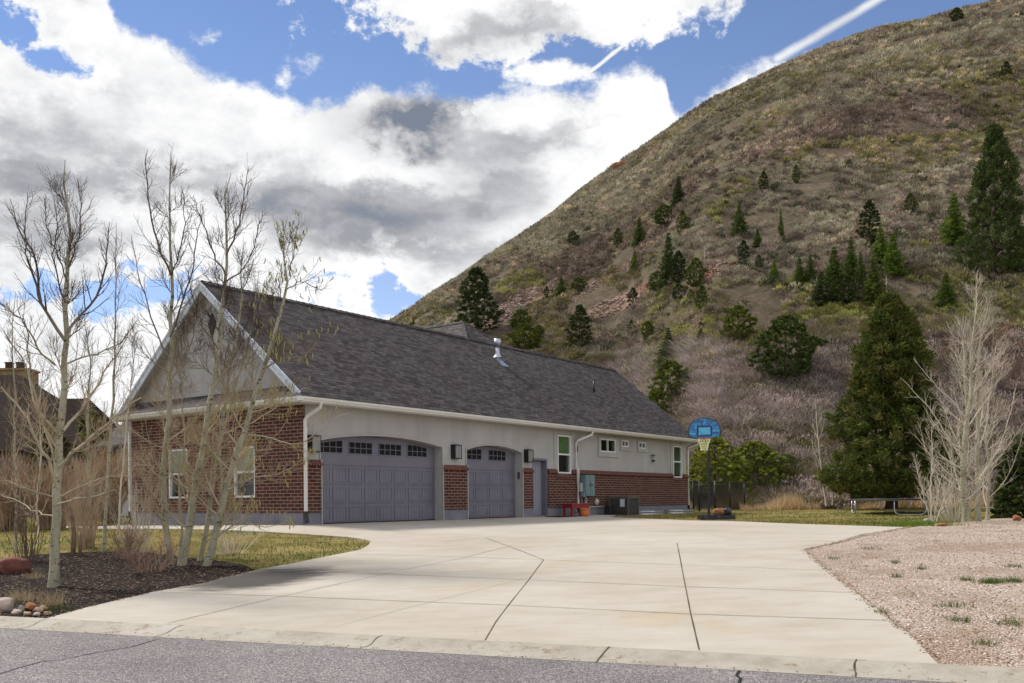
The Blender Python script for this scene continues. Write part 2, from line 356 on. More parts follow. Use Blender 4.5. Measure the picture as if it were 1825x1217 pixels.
def gp(px, py, fn=None, y0=5, y1=90):
    a, b = dirof(px, py); f = fn or H
    Ys = np.linspace(y0, y1, 3000); z = ZC+b*Ys-f(a*Ys, Ys)
    i = np.argmax(z < 0) if (z < 0).any() else len(Ys)-1
    return (a*Ys[i], Ys[i], float(f(a*Ys[i], Ys[i])))
def at(px, py, Y):
    a, b = dirof(px, py); return Vector((a*Y, Y, ZC+b*Y))
def curbpt(px, s=.5):
    a = dirof(px, 1150)[0]; Y = (s+S0)/(NS[0]*a+NS[1]); return (a*Y, Y)
def pxof(x, y, z):
    a = x/y; b = (z-ZC)/y; c, s = math.cos(ROLL), math.sin(ROLL); X = a*F; Yd = -b*F
    return (CX+X*c-Yd*s, HY+X*s+Yd*c)

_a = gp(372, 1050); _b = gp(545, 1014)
_t = Vector((_b[0]-_a[0], _b[1]-_a[1])); DARK_STREAK = ((_a[0]+_b[0])/2, (_a[1]+_b[1])/2, tuple(_t.normalized()), _t.length*.62, 1.05)

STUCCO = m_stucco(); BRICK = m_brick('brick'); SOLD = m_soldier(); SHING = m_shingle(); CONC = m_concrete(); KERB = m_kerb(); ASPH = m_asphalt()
GRAV = m_gravel(); LAWN = m_lawn(); MULCH = m_mulch(); DIRT = m_dirt(); HILL = m_hill(); ASPEN = m_bark_aspen(); GLASS = m_glass()
WHITE = simple('white_paint', (.68, .66, .60), .45, .06, 3, .4)
RAKE = simple('rake_paint', (.58, .61, .66), .6, .25, 14, .3, bs=.4, bscale=30)
WFRAME = simple('white_vinyl', (.75, .74, .71), .4, .04)
TRIMG = simple('stucco_trim', (.40, .385, .36), .85, .08, 5, bs=.2)
FOUND = simple('painted_foundation', (.20, .20, .225), .85, .16, 2.5, bs=.2, bscale=25)
GDOOR = simple('garage_door_paint', (.170, .160, .193), .5, .10, 1.4, .4)
GDOOR2 = simple('garage_door_recess', (.135, .128, .156), .55, .10, 1.4, .3)
DARK = simple('dark_interior', (.012, .012, .012), .9, .1)
BLACK = simple('black_metal', (.012, .012, .013), .45, .2, 5, .5)
BLIND = simple('window_blind', (.50, .62, .44), .8, .08, 9)
LAMPG = simple('lamp_glass', (.22, .22, .20), .3, .1, 12, .5)
STEEL = simple('galvanised_steel', (.50, .52, .55), .38, .2, 9, .5, metal=.75)
METERM = simple('utility_box_paint', (.16, .24, .25), .5, .1, 5, .4)
PGREY = simple('plastic_light_grey', (.42, .45, .40), .5, .06)
ACM = simple('ac_housing', (.105, .095, .085), .6, .12, 6, .4)
ACD = simple('ac_grille', (.03, .027, .024), .7, .1)
RED = simple('red_paint', (.26, .012, .012), .4, .2, 6, .5)
TERRA = simple('terracotta', (.62, .19, .07), .75, .12, 9)
JOINT = simple('joint_dirt', (.10, .075, .05), .95, .4, 9)
FAINT = simple('shallow_joint', (.33, .29, .24), .95, .15, 9)
CRACK = simple('crack_tar', (.018, .015, .014), .9, .2)
TWIG = simple('twig_bark', (.16, .115, .08), .85, .25, 3, .15)
TWIGP = simple('pale_twig_bark', (.60, .53, .42), .85, .25, 2, .15)
TWIGD = simple('dark_twig_bark', (.085, .055, .042), .85, .25, 3, .15)
def twigmat(name, lo, hi, z0, z1):  # bark darkens upward: browner young shoots, plus a sky silhouette painted into the colour
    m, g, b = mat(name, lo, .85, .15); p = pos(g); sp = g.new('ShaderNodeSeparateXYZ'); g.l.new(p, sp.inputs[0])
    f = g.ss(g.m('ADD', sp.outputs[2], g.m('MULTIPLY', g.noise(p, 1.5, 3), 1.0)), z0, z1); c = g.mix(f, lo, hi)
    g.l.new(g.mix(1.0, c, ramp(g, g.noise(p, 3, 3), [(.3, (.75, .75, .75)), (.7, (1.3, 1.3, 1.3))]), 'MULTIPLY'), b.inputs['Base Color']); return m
TWIGS = twigmat('young_twig_silhouette', (.43, .33, .21), (.075, .052, .042), 2.6, 4.6)
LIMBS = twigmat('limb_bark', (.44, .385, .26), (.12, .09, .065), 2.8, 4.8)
CBARK = simple('conifer_bark', (.07, .048, .034), .95, .3, 4, .1, bs=.5, bscale=12)
SNAG = simple('dead_wood', (.34, .29, .22), .85, .2, 5, .15)
NEEDLE = vcol('needles', .8, .15, trans=.12); LEAFM = vcol('leaves', .6, .3, trans=.3); SCRUBM = vcol('scrub_twigs', .9, .1, trans=.15)
STRAW = vcol('dry_grass', .85, .15, trans=.25); CHIPM = vcol('chips', .85, .2); ROCKV = vcol('pebble', .85, .25)
REDROCK = simple('red_sandstone', (.20, .075, .06), .85, .3, 6, .25, bs=.5, bscale=14)
TANROCK = simple('tan_sandstone', (.44, .29, .19), .85, .3, 6, .2, bs=.5, bscale=14)
PINKROCK = simple('pale_pink_stone', (.50, .39, .33), .85, .2, 7, .2, bs=.4, bscale=14)
GREYROCK = simple('grey_stone', (.28, .27, .25), .85, .2, 7, .2, bs=.4, bscale=14)
ORROCK = simple('orange_stone', (.33, .15, .07), .85, .2, 7, .2, bs=.4, bscale=14)

# ------------------------------------------------------------------ mesh builders and tagging
def tag(o, label=None, cat=None, group=None, kind=None):
    if label: o['label'] = label
    if cat: o['category'] = cat
    if group: o['group'] = group
    if kind: o['kind'] = kind
    return o
def empty(name, loc, rz=0, sc=1):
    o = bpy.data.objects.new(name, None); COL.objects.link(o); o.location = loc; o.rotation_euler = (0, 0, rz); o.scale = (sc,)*3 if not isinstance(sc, tuple) else sc
    o.empty_display_size = .3; return o
class MB:
    def __init__(s): s.v = []; s.f = []; s.mi = []; s.k = 0; s.sm = []; s.smooth = False
    def face(s, pts):
        i = len(s.v); s.v += [tuple(p) for p in pts]; s.f.append(tuple(range(i, i+len(pts)))); s.mi.append(s.k); s.sm.append(s.smooth)
    def box(s, a, b):
        x0, y0, z0 = a; x1, y1, z1 = b
        if x0 > x1: x0, x1 = x1, x0
        if y0 > y1: y0, y1 = y1, y0
        if z0 > z1: z0, z1 = z1, z0
        c = [(x0, y0, z0), (x1, y0, z0), (x1, y1, z0), (x0, y1, z0), (x0, y0, z1), (x1, y0, z1), (x1, y1, z1), (x0, y1, z1)]
        for q in ((0, 3, 2, 1), (4, 5, 6, 7), (0, 1, 5, 4), (1, 2, 6, 5), (2, 3, 7, 6), (3, 0, 4, 7)): s.face([c[i] for i in q])
        return s
    def prism(s, poly, fn0, fn1):      # poly of 2D pts, fn maps (a,b)->3D for the two caps
        A = [fn0(*p) for p in poly]; B = [fn1(*p) for p in poly]
        s.face(A[::-1]); s.face(B)
        n = len(poly)
        for i in range(n): j = (i+1) % n; s.face([A[i], A[j], B[j], B[i]])
        return s
    def slab(s, pts, th):              # planar polygon (list of 3D) with vertical thickness th downwards
        A = [Vector(p) for p in pts]; B = [p-Vector((0, 0, th)) for p in A]
        s.face(A); s.face(B[::-1]); n = len(A)
        for i in range(n): j = (i+1) % n; s.face([A[j], A[i], B[i], B[j]])
        return s
    def tube(s, pts, rad, n=6, cap=True, flat=None):
        pts = [Vector(p) for p in pts]; m = len(pts)
        if not hasattr(rad, '__len__'): rad = [rad]*m
        base = len(s.v); up = Vector((0, 0, 1))
        T0 = (pts[1]-pts[0]).normalized()
        ref = up if abs(T0.z) < .95 else Vector((1, 0, 0))
        for i, p in enumerate(pts):
            T = (pts[min(i+1, m-1)]-pts[max(i-1, 0)]); T = T.normalized() if T.length > 1e-9 else T0
            A = T.cross(ref); A = A.normalized() if A.length > 1e-6 else Vector((1, 0, 0)); B = T.cross(A)
            for k in range(n):
                an = 2*PI*(k+(.5 if n == 4 else 0))/n; q = p+(A*math.cos(an)+B*math.sin(an))*rad[i]; s.v.append(tuple(q))
        for i in range(m-1):
            for k in range(n):
                a = base+i*n+k; b = base+i*n+(k+1) % n
                s.f.append((a, b, b+n, a+n)); s.mi.append(s.k); s.sm.append(n > 4)
        if cap:
            s.f.append(tuple(base+k for k in range(n))[::-1]); s.mi.append(s.k); s.sm.append(False)
            s.f.append(tuple(base+(m-1)*n+k for k in range(n))); s.mi.append(s.k); s.sm.append(False)
        return s
    def lathe(s, prof, n=24, c=(0, 0, 0)):
        base = len(s.v); m = len(prof)
        for r, z in prof:
            for k in range(n): an = 2*PI*k/n; s.v.append((c[0]+r*math.cos(an), c[1]+r*math.sin(an), c[2]+z))
        for i in range(m-1):
            for k in range(n):
                a = base+i*n+k; b = base+i*n+(k+1) % n; s.f.append((a, b, b+n, a+n)); s.mi.append(s.k); s.sm.append(True)
        return s
    def build(s, name, mats, parent=None, bevel=0, uv=True):
        me = bpy.data.meshes.new(name); me.from_pydata(s.v, [], s.f); 
        if not isinstance(mats, (list, tuple)): mats = [mats]
        for m in mats: me.materials.append(m)
        me.polygons.foreach_set('material_index', s.mi); me.polygons.foreach_set('use_smooth', s.sm)
        me.update()
        if uv and len(s.f) < 20000:
            L = me.uv_layers.new(name='UVMap').data
            for p in me.polygons:
                N = p.normal
                if abs(N.z) > .97: T = Vector((1, 0, 0)); B = Vector((0, 1, 0))
                else: T = Vector((0, 0, 1)).cross(N).normalized(); B = N.cross(T)
                for li in p.loop_indices:
                    q = me.vertices[me.loops[li].vertex_index].co; L[li].uv = (q.dot(T), q.dot(B))
        o = bpy.data.objects.new(name, me); COL.objects.link(o)
        if parent: o.parent = parent
        if bevel:
            md = o.modifiers.new('bevel', 'BEVEL'); md.width = bevel; md.segments = 2; md.limit_method = 'ANGLE'; md.angle_limit = R(50)
        return o
def split_mb(mb, gap=.03):
    """separate the shapes collected in one MB into touching groups, one MB each"""
    par = list(range(len(mb.v)))
    def find(a):
        while par[a] != a: par[a] = par[par[a]]; a = par[a]
        return a
    key = {}
    for i, v in enumerate(mb.v):
        k = tuple(round(c_, 4) for c_ in v)
        if k in key: par[find(i)] = find(key[k])
        else: key[k] = i
    for f in mb.f:
        for j in f[1:]: par[find(j)] = find(f[0])
    isl = {}
    for i in range(len(mb.v)): isl.setdefault(find(i), []).append(i)
    keys = list(isl); bb = {k: ([min(mb.v[i][a] for i in isl[k]) for a in range(3)], [max(mb.v[i][a] for i in isl[k]) for a in range(3)]) for k in keys}
    for i, a in enumerate(keys):
        for b in keys[i+1:]:
            if all(bb[a][0][c_]-gap <= bb[b][1][c_] and bb[b][0][c_]-gap <= bb[a][1][c_] for c_ in range(3)): par[find(a)] = find(b)
    out = {}
    for fi, f in enumerate(mb.f):
        r = find(f[0]); m = out.setdefault(r, (MB(), {}))
        idx = []
        for j in f:
            if j not in m[1]: m[1][j] = len(m[0].v); m[0].v.append(mb.v[j])
            idx.append(m[1][j])
        m[0].f.append(tuple(idx)); m[0].mi.append(mb.mi[fi]); m[0].sm.append(mb.sm[fi])
    return [m[0] for m in out.values()]
def np_mesh(name, V, Fc, mt, parent=None, tint=None, smooth=False):
    """V (n,3), Fc (m,k) array, tint per vertex (n,3)"""
    me = bpy.data.meshes.new(name); k = Fc.shape[1]
    me.vertices.add(len(V)); me.vertices.foreach_set('co', V.astype(np.float32).ravel())
    me.loops.add(Fc.size); me.loops.foreach_set('vertex_index', Fc.astype(np.int32).ravel())
    me.polygons.add(len(Fc)); me.polygons.foreach_set('loop_start', np.arange(0, Fc.size, k, dtype=np.int32)); me.polygons.foreach_set('loop_total', np.full(len(Fc), k, np.int32))
    me.polygons.foreach_set('use_smooth', np.full(len(Fc), smooth))
    me.update(calc_edges=True)
    if tint is not None:
        at_ = me.color_attributes.new('tint', 'FLOAT_COLOR', 'POINT'); at_.data.foreach_set('color', np.c_[tint, np.ones(len(tint))].astype(np.float32).ravel())
    me.materials.append(mt)
    o = bpy.data.objects.new(name, me); COL.objects.link(o)
    if parent: o.parent = parent
    return o
def sheet(name, poly, off, mt, step=.75, skirt=.1, zf=None, extra=None):
    bm = bmesh.new(); vs = [bm.verts.new((p[0], p[1], 0)) for p in poly]; bm.faces.new(vs)
    bmesh.ops.triangulate(bm, faces=bm.faces[:])
    xs = [p[0] for p in poly]; ys = [p[1] for p in poly]
    for ax, lo, hi in ((0, min(xs), max(xs)), (1, min(ys), max(ys))):
        k = math.ceil(lo/step)*step
        while k < hi:
            cpt = (k, 0, 0) if ax == 0 else (0, k, 0); no = (1, 0, 0) if ax == 0 else (0, 1, 0)
            bmesh.ops.bisect_plane(bm, geom=bm.verts[:]+bm.edges[:]+bm.faces[:], plane_co=cpt, plane_no=no, dist=1e-5)
            k += step
    bmesh.ops.triangulate(bm, faces=bm.faces[:])
    bmesh.ops.recalc_face_normals(bm, faces=bm.faces[:])
    if sum(f.normal.z for f in bm.faces) < 0: bmesh.ops.reverse_faces(bm, faces=bm.faces[:])
    for v in bm.verts: v.co.z = float((zf or H)(v.co.x, v.co.y))+off
    if skirt:
        be = [e for e in bm.edges if e.is_boundary]
        r = bmesh.ops.extrude_edge_only(bm, edges=be)
        for v in [q for q in r['geom'] if isinstance(q, bmesh.types.BMVert)]: v.co.z -= skirt
    mats = [mt]
    if extra:
        for mt2, pls in extra:
            mats.append(mt2); mi = len(mats)-1
            for pl, w in pls:
                pl = [Vector(p) for p in pl]; P = []
                for a, b in zip(pl[:-1], pl[1:]):
                    n = max(1, int((b-a).length/.35)); P += [a.lerp(b, i/n) for i in range(n)]
                P.append(pl[-1]); L = []; Rr = []
                for i, p in enumerate(P):
                    t = (P[min(i+1, len(P)-1)]-P[max(i-1, 0)]).normalized(); nn = Vector((-t.y, t.x))*w*.5*random.uniform(.75, 1.25)
                    for lst, q in ((L, p+nn), (Rr, p-nn)): lst.append(bm.verts.new((q.x, q.y, float((zf or H)(q.x, q.y))+off+.006)))
                for i in range(len(P)-1):
                    f = bm.faces.new((L[i], Rr[i], Rr[i+1], L[i+1])); f.material_index = mi
                    if f.normal.z < 0 or f.calc_center_median() is None: pass
    me = bpy.data.meshes.new(name); bm.to_mesh(me); bm.free()
    for m_ in mats: me.materials.append(m_)
    o = bpy.data.objects.new(name, me); COL.objects.link(o); return o

# ------------------------------------------------------------------ ground, road, kerb, driveway, lawn, beds
def struct(o): o['kind'] = 'structure'; return o
def along(t, s): return (-.934*t*1+NS[0]*(S0+s)/(NS[0]**2+NS[1]**2), .357*t+NS[1]*(S0+s)/(NS[0]**2+NS[1]**2))

def grid_mesh(name, xs, ys, fn, mt):
    X, Y = np.meshgrid(xs, ys); Z = fn(X, Y); V = np.c_[X.ravel(), Y.ravel(), Z.ravel()]
    nx = len(xs); ny = len(ys); i = np.arange((nx-1)*(ny-1)); r = i//(nx-1); c = i % (nx-1); a = r*nx+c
    return np_mesh(name, V, np.c_[a, a+1, a+nx+1, a+nx], mt, smooth=True)
xs = np.r_[np.linspace(-1500, -70, 12), np.arange(-65, 80, 1.5), np.linspace(85, 1500, 12)]
ys = np.r_[np.linspace(-1500, -25, 10), np.arange(-20, 100, 1.5), np.linspace(105, 1500, 10)]
struct(grid_mesh('ground', xs, ys, lambda x, y: H(x, y)-.17-.25*sm((np.abs(y-30)-70)/60), DIRT))

def road_z(x, y): return np.full_like(np.asarray(x, float), -.94)+.0*x
cr = [[(gp(px, py)[0], gp(px, py)[1]) for px, py in l] for l in ([(-40, 1212), (70, 1182)],)]
def rp(px, py):
    a, b = dirof(px, py); Y = -1.6/b; return (a*Y, Y)
road = struct(sheet('road', [along(60, -9), along(-45, -9), along(-45, .03), along(60, .03)], 0, ASPH, 4, 0, zf=road_z,
      extra=[(CRACK, [([rp(-30, 1210), rp(30, 1192), rp(72, 1180), rp(110, 1176), rp(180, 1162), rp(235, 1153), rp(283, 1139)], .018),
                      ([rp(1318, 1196), rp(1312, 1204), rp(1320, 1210), rp(1314, 1230)], .03)])]))
# rolled kerb and gutter pan swept along the street
prof = [(-.0, -.945), (.0, -.935), (.16, -.932), (.24, -.922), (.31, -.900), (.38, -.878), (.44, -.868), (.51, -.864), (.51, -1.0)]
kb = MB(); joints = [60]
kj = [(60, 1118), (300, 1140), (662, 1158), (1073, 1180), (1524, 1204)]
def t_of(px, s):
    x, y = curbpt(px, s); return (-(x-along(0, s)[0])*.934+(y-along(0, s)[1])*.357)/(.934**2+.357**2)
ts = sorted([60.0, -45.0]+[t_of(p, .25) for p, _ in kj]+[t_of(-330, .25), t_of(-800, .25), t_of(2050, .25)])
for a, b in zip(ts[:-1], ts[1:]):
    a2, b2 = a+.003, b-.003; n = max(1, int((b-a)/1.0))
    for i in range(n):
        q0 = a2+(b2-a2)*i/n; q1 = a2+(b2-a2)*(i+1)/n
        for (s0, z0), (s1, z1) in zip(prof[:-1], prof[1:]):
            p = [(*along(q0, s0), z0), (*along(q0, s1), z1), (*along(q1, s1), z1), (*along(q1, s0), z0)]
            kb.smooth = True; kb.face(p)
    for q in (a2, b2): kb.smooth = False; kb.face([(*along(q, s_), z_) for s_, z_ in prof])
kb.k = 1; kb.smooth = False
kb.face([(*along(60, 0), -.99), (*along(60, .5), -.95), (*along(-45, .5), -.95), (*along(-45, 0), -.99)])
for px, w in ((662, .010), (1073, .016), (1524, .014), (300, .009), (60, .008)):    # dirt-filled joints
    q = t_of(px, .25); prev = None
    for s_, z_ in prof[1:-1]:
        o = .012*math.sin(s_*14+px); pA = (*along(q+o-w/2, s_), z_+.004); pB = (*along(q+o+w/2, s_), z_+.004)
        if prev: kb.face([prev[0], prev[1], pB, pA])
        prev = (pA, pB)
struct(kb.build('kerb', [KERB, JOINT]))

G2 = lambda px, py: gp(px, py)[:2]
LOC = lambda x, y: (P0.x+DX.x*x+DY.x*y, P0.y+DX.y*x+DY.y*y)
left_edge = [(153, 1083), (276, 1054), (364, 1039), (456, 1016), (520, 1004), (575, 993), (620, 984), (644, 979), (657, 971), (661, 964), (645, 960), (621, 957), (560, 953), (499, 949), (414, 945), (250, 942), (109, 941)]
right_edge = [(1082, 921.3), (1180, 925.3), (1290, 928), (1425, 933.5), (1618, 939.6), (1560, 951), (1503, 964), (1434, 979.4), (1477, 1017), (1521, 1051), (1579, 1098), (1623, 1132)]
drive = [curbpt(80)]+[G2(*p) for p in left_edge]+[G2(109, 937.3), LOC(.15, 8.2), LOC(.15, .15), LOC(15.6, .15), LOC(15.6, -.9)]+[G2(*p) for p in right_edge]+[curbpt(1672)]
J1 = [[(456, 1016), (683, 1023), (920, 1033), (1221, 1045.7), (1500, 1056), (1524, 1056)], [(284, 1056), (499, 1063), (700, 1071), (906, 1079), (1231, 1095), (1500, 1104), (1582, 1107)],
      [(634, 987.5), (800, 992), (970, 998), (1211, 1007), (1474, 1017)], [(299, 1111), (499, 1064), (687, 1023), (827, 994), (915, 972)]]
J0 = [[(600, 1117), (763, 1074), (940, 1031)], [(955, 968), (1211, 991), (1456, 999)], [(1207, 967), (1275, 958)], [(1010, 934), (1200, 945), (1330, 966)], [(700, 948), (955, 968)]]
J2 = [[(1206.5, 968), (1218, 1028), (1231, 1095), (1246, 1160)], [(866, 959.5), (969, 998), (940, 1037), (906, 1079), (884, 1108), (864, 1142)]]
mk = lambda ls, w: [([G2(*p) for p in l], w) for l in ls]
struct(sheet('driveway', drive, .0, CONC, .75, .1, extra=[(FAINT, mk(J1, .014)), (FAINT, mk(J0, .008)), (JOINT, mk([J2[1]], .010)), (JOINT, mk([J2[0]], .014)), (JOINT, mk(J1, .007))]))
lawn = [along(40, .53), along(-16, .53), (28, 30), (26, 51.5), (8, 51.5), (8, 46), LOC(24, 8), LOC(8, 20), (-45, 52), (-60, 40)]
struct(sheet('lawn', lawn, -.035, LAWN, .75, .05))
grav = [curbpt(1672)]+[G2(*p) for p in ((1623, 1132), (1579, 1098), (1521, 1051), (1477, 1017), (1434, 979.4), (1503, 964), (1560, 951), (1618, 939.6), (1660, 934), (1700, 931), (1740, 927), (1790, 922), (1850, 918))]+[(34, 36), along(-30, .53)]
struct(sheet('gravel_bed', grav, -.015, GRAV, .75, .05))
mul = [curbpt(84)]+[G2(*p) for p in ((153, 1083), (276, 1054), (364, 1039), (456, 1016), (440, 1008), (400, 1000), (340, 994), (270, 984), (200, 982), (120, 984), (60, 988), (0, 998), (-90, 1002))]+[curbpt(-130)]
struct(sheet('mulch_bed', mul, -.01, MULCH, .75, .05))

def inpoly(x, y, poly):
    x = np.asarray(x); y = np.asarray(y); c = np.zeros(x.shape, bool); n = len(poly)
    for i in range(n):
        x0, y0 = poly[i][:2]; x1, y1 = poly[(i+1) % n][:2]
        k = ((y0 > y) != (y1 > y)) & (x < (x1-x0)*(y-y0)/(y1-y0+1e-12)+x0); c ^= k
    return c
def scatter_poly(poly, n, near=None):
    xs_ = [p[0] for p in poly]; ys_ = [p[1] for p in poly]; out = []
    tot = 0
    while tot < n:
        x = np.random.uniform(min(xs_), max(xs_), n*2); y = np.random.uniform(min(ys_), max(ys_), n*2)
        k = inpoly(x, y, poly)
        if near: k &= np.random.rand(len(x)) < np.clip((near/np.maximum(y, 1))**2, 0, 1)
        out.append(np.c_[x[k], y[k]]); tot += k.sum()
    return np.vstack(out)[:n]
def chips(name, P, z, size, cols, mt, flat=.3, tilt=.6):
    """little irregular six-sided stones/chips as octahedra"""
    n = len(P); s = size[0]+(size[1]-size[0])*np.random.rand(n)**1.5
    base = np.array([(1, 0, 0), (0, 1, 0), (-1, 0, 0), (0, -1, 0), (0, 0, 1), (0, 0, -1)], float)
    fc = np.array([(0, 1, 4), (1, 2, 4), (2, 3, 4), (3, 0, 4), (1, 0, 5), (2, 1, 5), (3, 2, 5), (0, 3, 5)])
    B = np.repeat(base[None], n, 0)*np.random.uniform(.6, 1.3, (n, 6, 1)); B[:, :, 2] *= flat; B[:, :, 1] *= np.random.uniform(.45, 1, (n, 1))
    an = np.random.rand(n)*2*PI; c, si = np.cos(an), np.sin(an)
    x = B[:, :, 0]*c[:, None]-B[:, :, 1]*si[:, None]; y = B[:, :, 0]*si[:, None]+B[:, :, 1]*c[:, None]; zz = B[:, :, 2]+x*np.random.uniform(-tilt, tilt, (n, 1))*.4
    V = np.stack([x*s[:, None]+P[:, 0:1], y*s[:, None]+P[:, 1:2], zz*s[:, None]+z[:, None]+s[:, None]*flat*.35], 2).reshape(-1, 3)
    Fc = (fc[None]+np.arange(n)[:, None, None]*6).reshape(-1, 3)
    cols = np.array(cols); t = cols[np.random.randint(len(cols), size=n)]*np.random.uniform(.75, 1.2, (n, 1))
    return np_mesh(name, V, Fc, mt, tint=np.repeat(t, 6, 0))
P = scatter_poly(mul, 26000, 14)
tag(chips('wood_mulch', P, H(P[:, 0], P[:, 1])-.01, (.012, .045), [(.016, .009, .006), (.026, .014, .009), (.036, .020, .013), (.012, .007, .005), (.012, .008, .006), (.06, .036, .024), (.16, .11, .08)], CHIPM, .25), 'dark bark mulch chips covering the planting bed beside the driveway', 'mulch', kind='stuff')
P = scatter_poly(grav, 75000, 11)
tag(chips('gravel', P, H(P[:, 0], P[:, 1])-.015, (.008, .024), [(.70, .57, .47), (.74, .62, .53), (.60, .45, .36), (.80, .71, .63), (.46, .31, .22), (.32, .20, .13), (.64, .52, .40), (.40, .28, .17), (.24, .14, .09)], ROCKV, .55), 'pinkish crushed gravel covering the bed right of the driveway', 'gravel', kind='stuff')

def blades(name, P, z, h, w, cols, mt, lean=.35, tips=None, parent=None):
    n = len(P); hh = np.random.uniform(h[0], h[1], n); an = np.random.rand(n)*2*PI; c, s = np.cos(an), np.sin(an)
    ww = np.random.uniform(w[0], w[1], n); lx = np.random.normal(0, lean, n)*hh; ly = np.random.normal(0, lean, n)*hh
    V = np.zeros((n, 3, 3)); V[:, 0] = np.c_[P[:, 0]-c*ww, P[:, 1]-s*ww, z]; V[:, 1] = np.c_[P[:, 0]+c*ww, P[:, 1]+s*ww, z]; V[:, 2] = np.c_[P[:, 0]+lx, P[:, 1]+ly, z+hh]
    cols = np.array(cols)
    t = cols[np.random.randint(len(cols), size=n)]*np.random.uniform(.7, 1.25, (n, 1))
    return np_mesh(name, V.reshape(-1, 3), np.arange(n*3).reshape(-1, 3), mt, parent, np.repeat(t, 3, 0))
def vnoise(x, y, sc, seed=0):
    x = np.asarray(x)/sc+seed*17.3; y = np.asarray(y)/sc+seed*9.1
    xi = np.floor(x).astype(int); yi = np.floor(y).astype(int); fx = x-xi; fy = y-yi; fx = fx*fx*(3-2*fx); fy = fy*fy*(3-2*fy)
    def h(a, b): return np.modf(np.abs(np.sin(a*127.1+b*311.7+seed*74.7)*43758.5453))[0]
    return (h(xi, yi)*(1-fx)+h(xi+1, yi)*fx)*(1-fy)+(h(xi, yi+1)*(1-fx)+h(xi+1, yi+1)*fx)*fy
def fbm(x, y, sc, seed=0, o=4): return sum(vnoise(x, y, sc/2**i, seed+i)*.5**i for i in range(o))/(2-.5**(o-1))
LL = [p for p in scatter_poly(lawn, 230000, 30)]
P = np.array(LL); k = ~inpoly(P[:, 0], P[:, 1], drive) & ~inpoly(P[:, 0], P[:, 1], grav) & ~inpoly(P[:, 0], P[:, 1], mul) & (np.abs(P[:, 0]/P[:, 1]) < .62); P = P[k]
hl = [LOC(0, 0), LOC(24, 0), LOC(24, 8.3), LOC(0, 8.3)]; P = P[~inpoly(P[:, 0], P[:, 1], hl)]
gm = fbm(P[:, 0], P[:, 1], 2.2, 3)
o = blades('grass', P, H(P[:, 0], P[:, 1])-.035, (.03, .075), (.006, .014), [(1, 1, 1)], STRAW)
t = np.where((gm+np.random.normal(0, .10, len(P)) > .47)[:, None], np.array([.43, .32, .12]), np.array([.11, .15, .03]))*np.random.uniform(.65, 1.25, (len(P), 1))
o.data.color_attributes['tint'].data.foreach_set('color', np.c_[np.repeat(t, 3, 0), np.ones(len(P)*3)].astype(np.float32).ravel())
tag(o, 'short half dormant lawn grass, straw and green, around the driveway', 'grass', kind='stuff')
# ------------------------------------------------------------------ the house (local x along the garage wall, y inward, z up)
HROT = math.atan2(DX.y, DX.x)
house = empty('house', (P0.x, P0.y, 0), HROT)
tag(house, 'low brick and grey stucco house with dark shingle roof and two arched garage doors', 'house')
SPLIT = {'gable_wall', 'brick_veneer', 'soldier_course', 'arch_trim', 'stucco_trim', 'foundation', 'raised_panel', 'rake_board', 'rake_soffit', 'blind', 'window_trim'}
def hp(mb, name, mats, parent=None, bevel=0):
    if name in SPLIT and name not in ('raised_panel', 'blind'):
        r = [q.build(name, mats, parent or house, bevel) for q in split_mb(mb)]; return r[0]
    return mb.build(name, mats, parent or house, bevel)
def arch_z(x, xa, xb, zs, rise):     # segmental arch
    w = (xb-xa)/2; r = (w*w+rise*rise)/(2*rise); dx = x-(xa+xb)/2
    return zs-(r-rise)+math.sqrt(max(0, r*r-dx*dx))
OPEN = [('g1', .63, 5.87, 0, 2.38, .23), ('g2', 7.14, 10.34, 0, 2.36, .20), ('d', 11.0, 12.0, 0, 2.2, 0), ('w1', 12.67, 13.63, 1.66, 3.15, 0),
        ('w2', 15.9, 17.19, 2.61, 3.17, 0), ('w3', 17.70, 18.31, 2.89, 3.18, 0), ('w4', 19.22, 19.87, 2.88, 3.17, 0), ('w5', 22.54, 23.46, 1.64, 3.14, 0)]
L = 24.0; Wd = 8.3; EZ = 3.38; SLP = .817; RZ = 3.5+SLP*(Wd/2+.5)
wall = MB(); xs_ = [0]
xcur = 0
def wbox(mb, x0, x1, z0, z1, y0=0, y1=.2):
    if x1-x0 > .001 and z1-z0 > .001: mb.box((x0, y0, z0), (x1, y1, z1))
for nm, xa, xb, za, zb, rise in OPEN:
    wbox(wall, xcur, xa, 0, EZ, 0, .38 if nm[0] in 'gd' else .2)
    wbox(wall, xa, xb, 0, za)
    if rise:
        n = 20; X = [xa+(xb-xa)*i/n for i in range(n+1)]
        for a, b in zip(X[:-1], X[1:]):
            pa, pb = arch_z(a, xa, xb, zb, rise), arch_z(b, xa, xb, zb, rise)
            wall.prism([(a, pa), (b, pb), (b, EZ), (a, EZ)], lambda x, z: (x, .38, z), lambda x, z: (x, 0, z))
    else: wbox(wall, xa, xb, zb, EZ, 0, .38 if nm == 'd' else .2)
    xcur = xb
wbox(wall, xcur, L, 0, EZ)
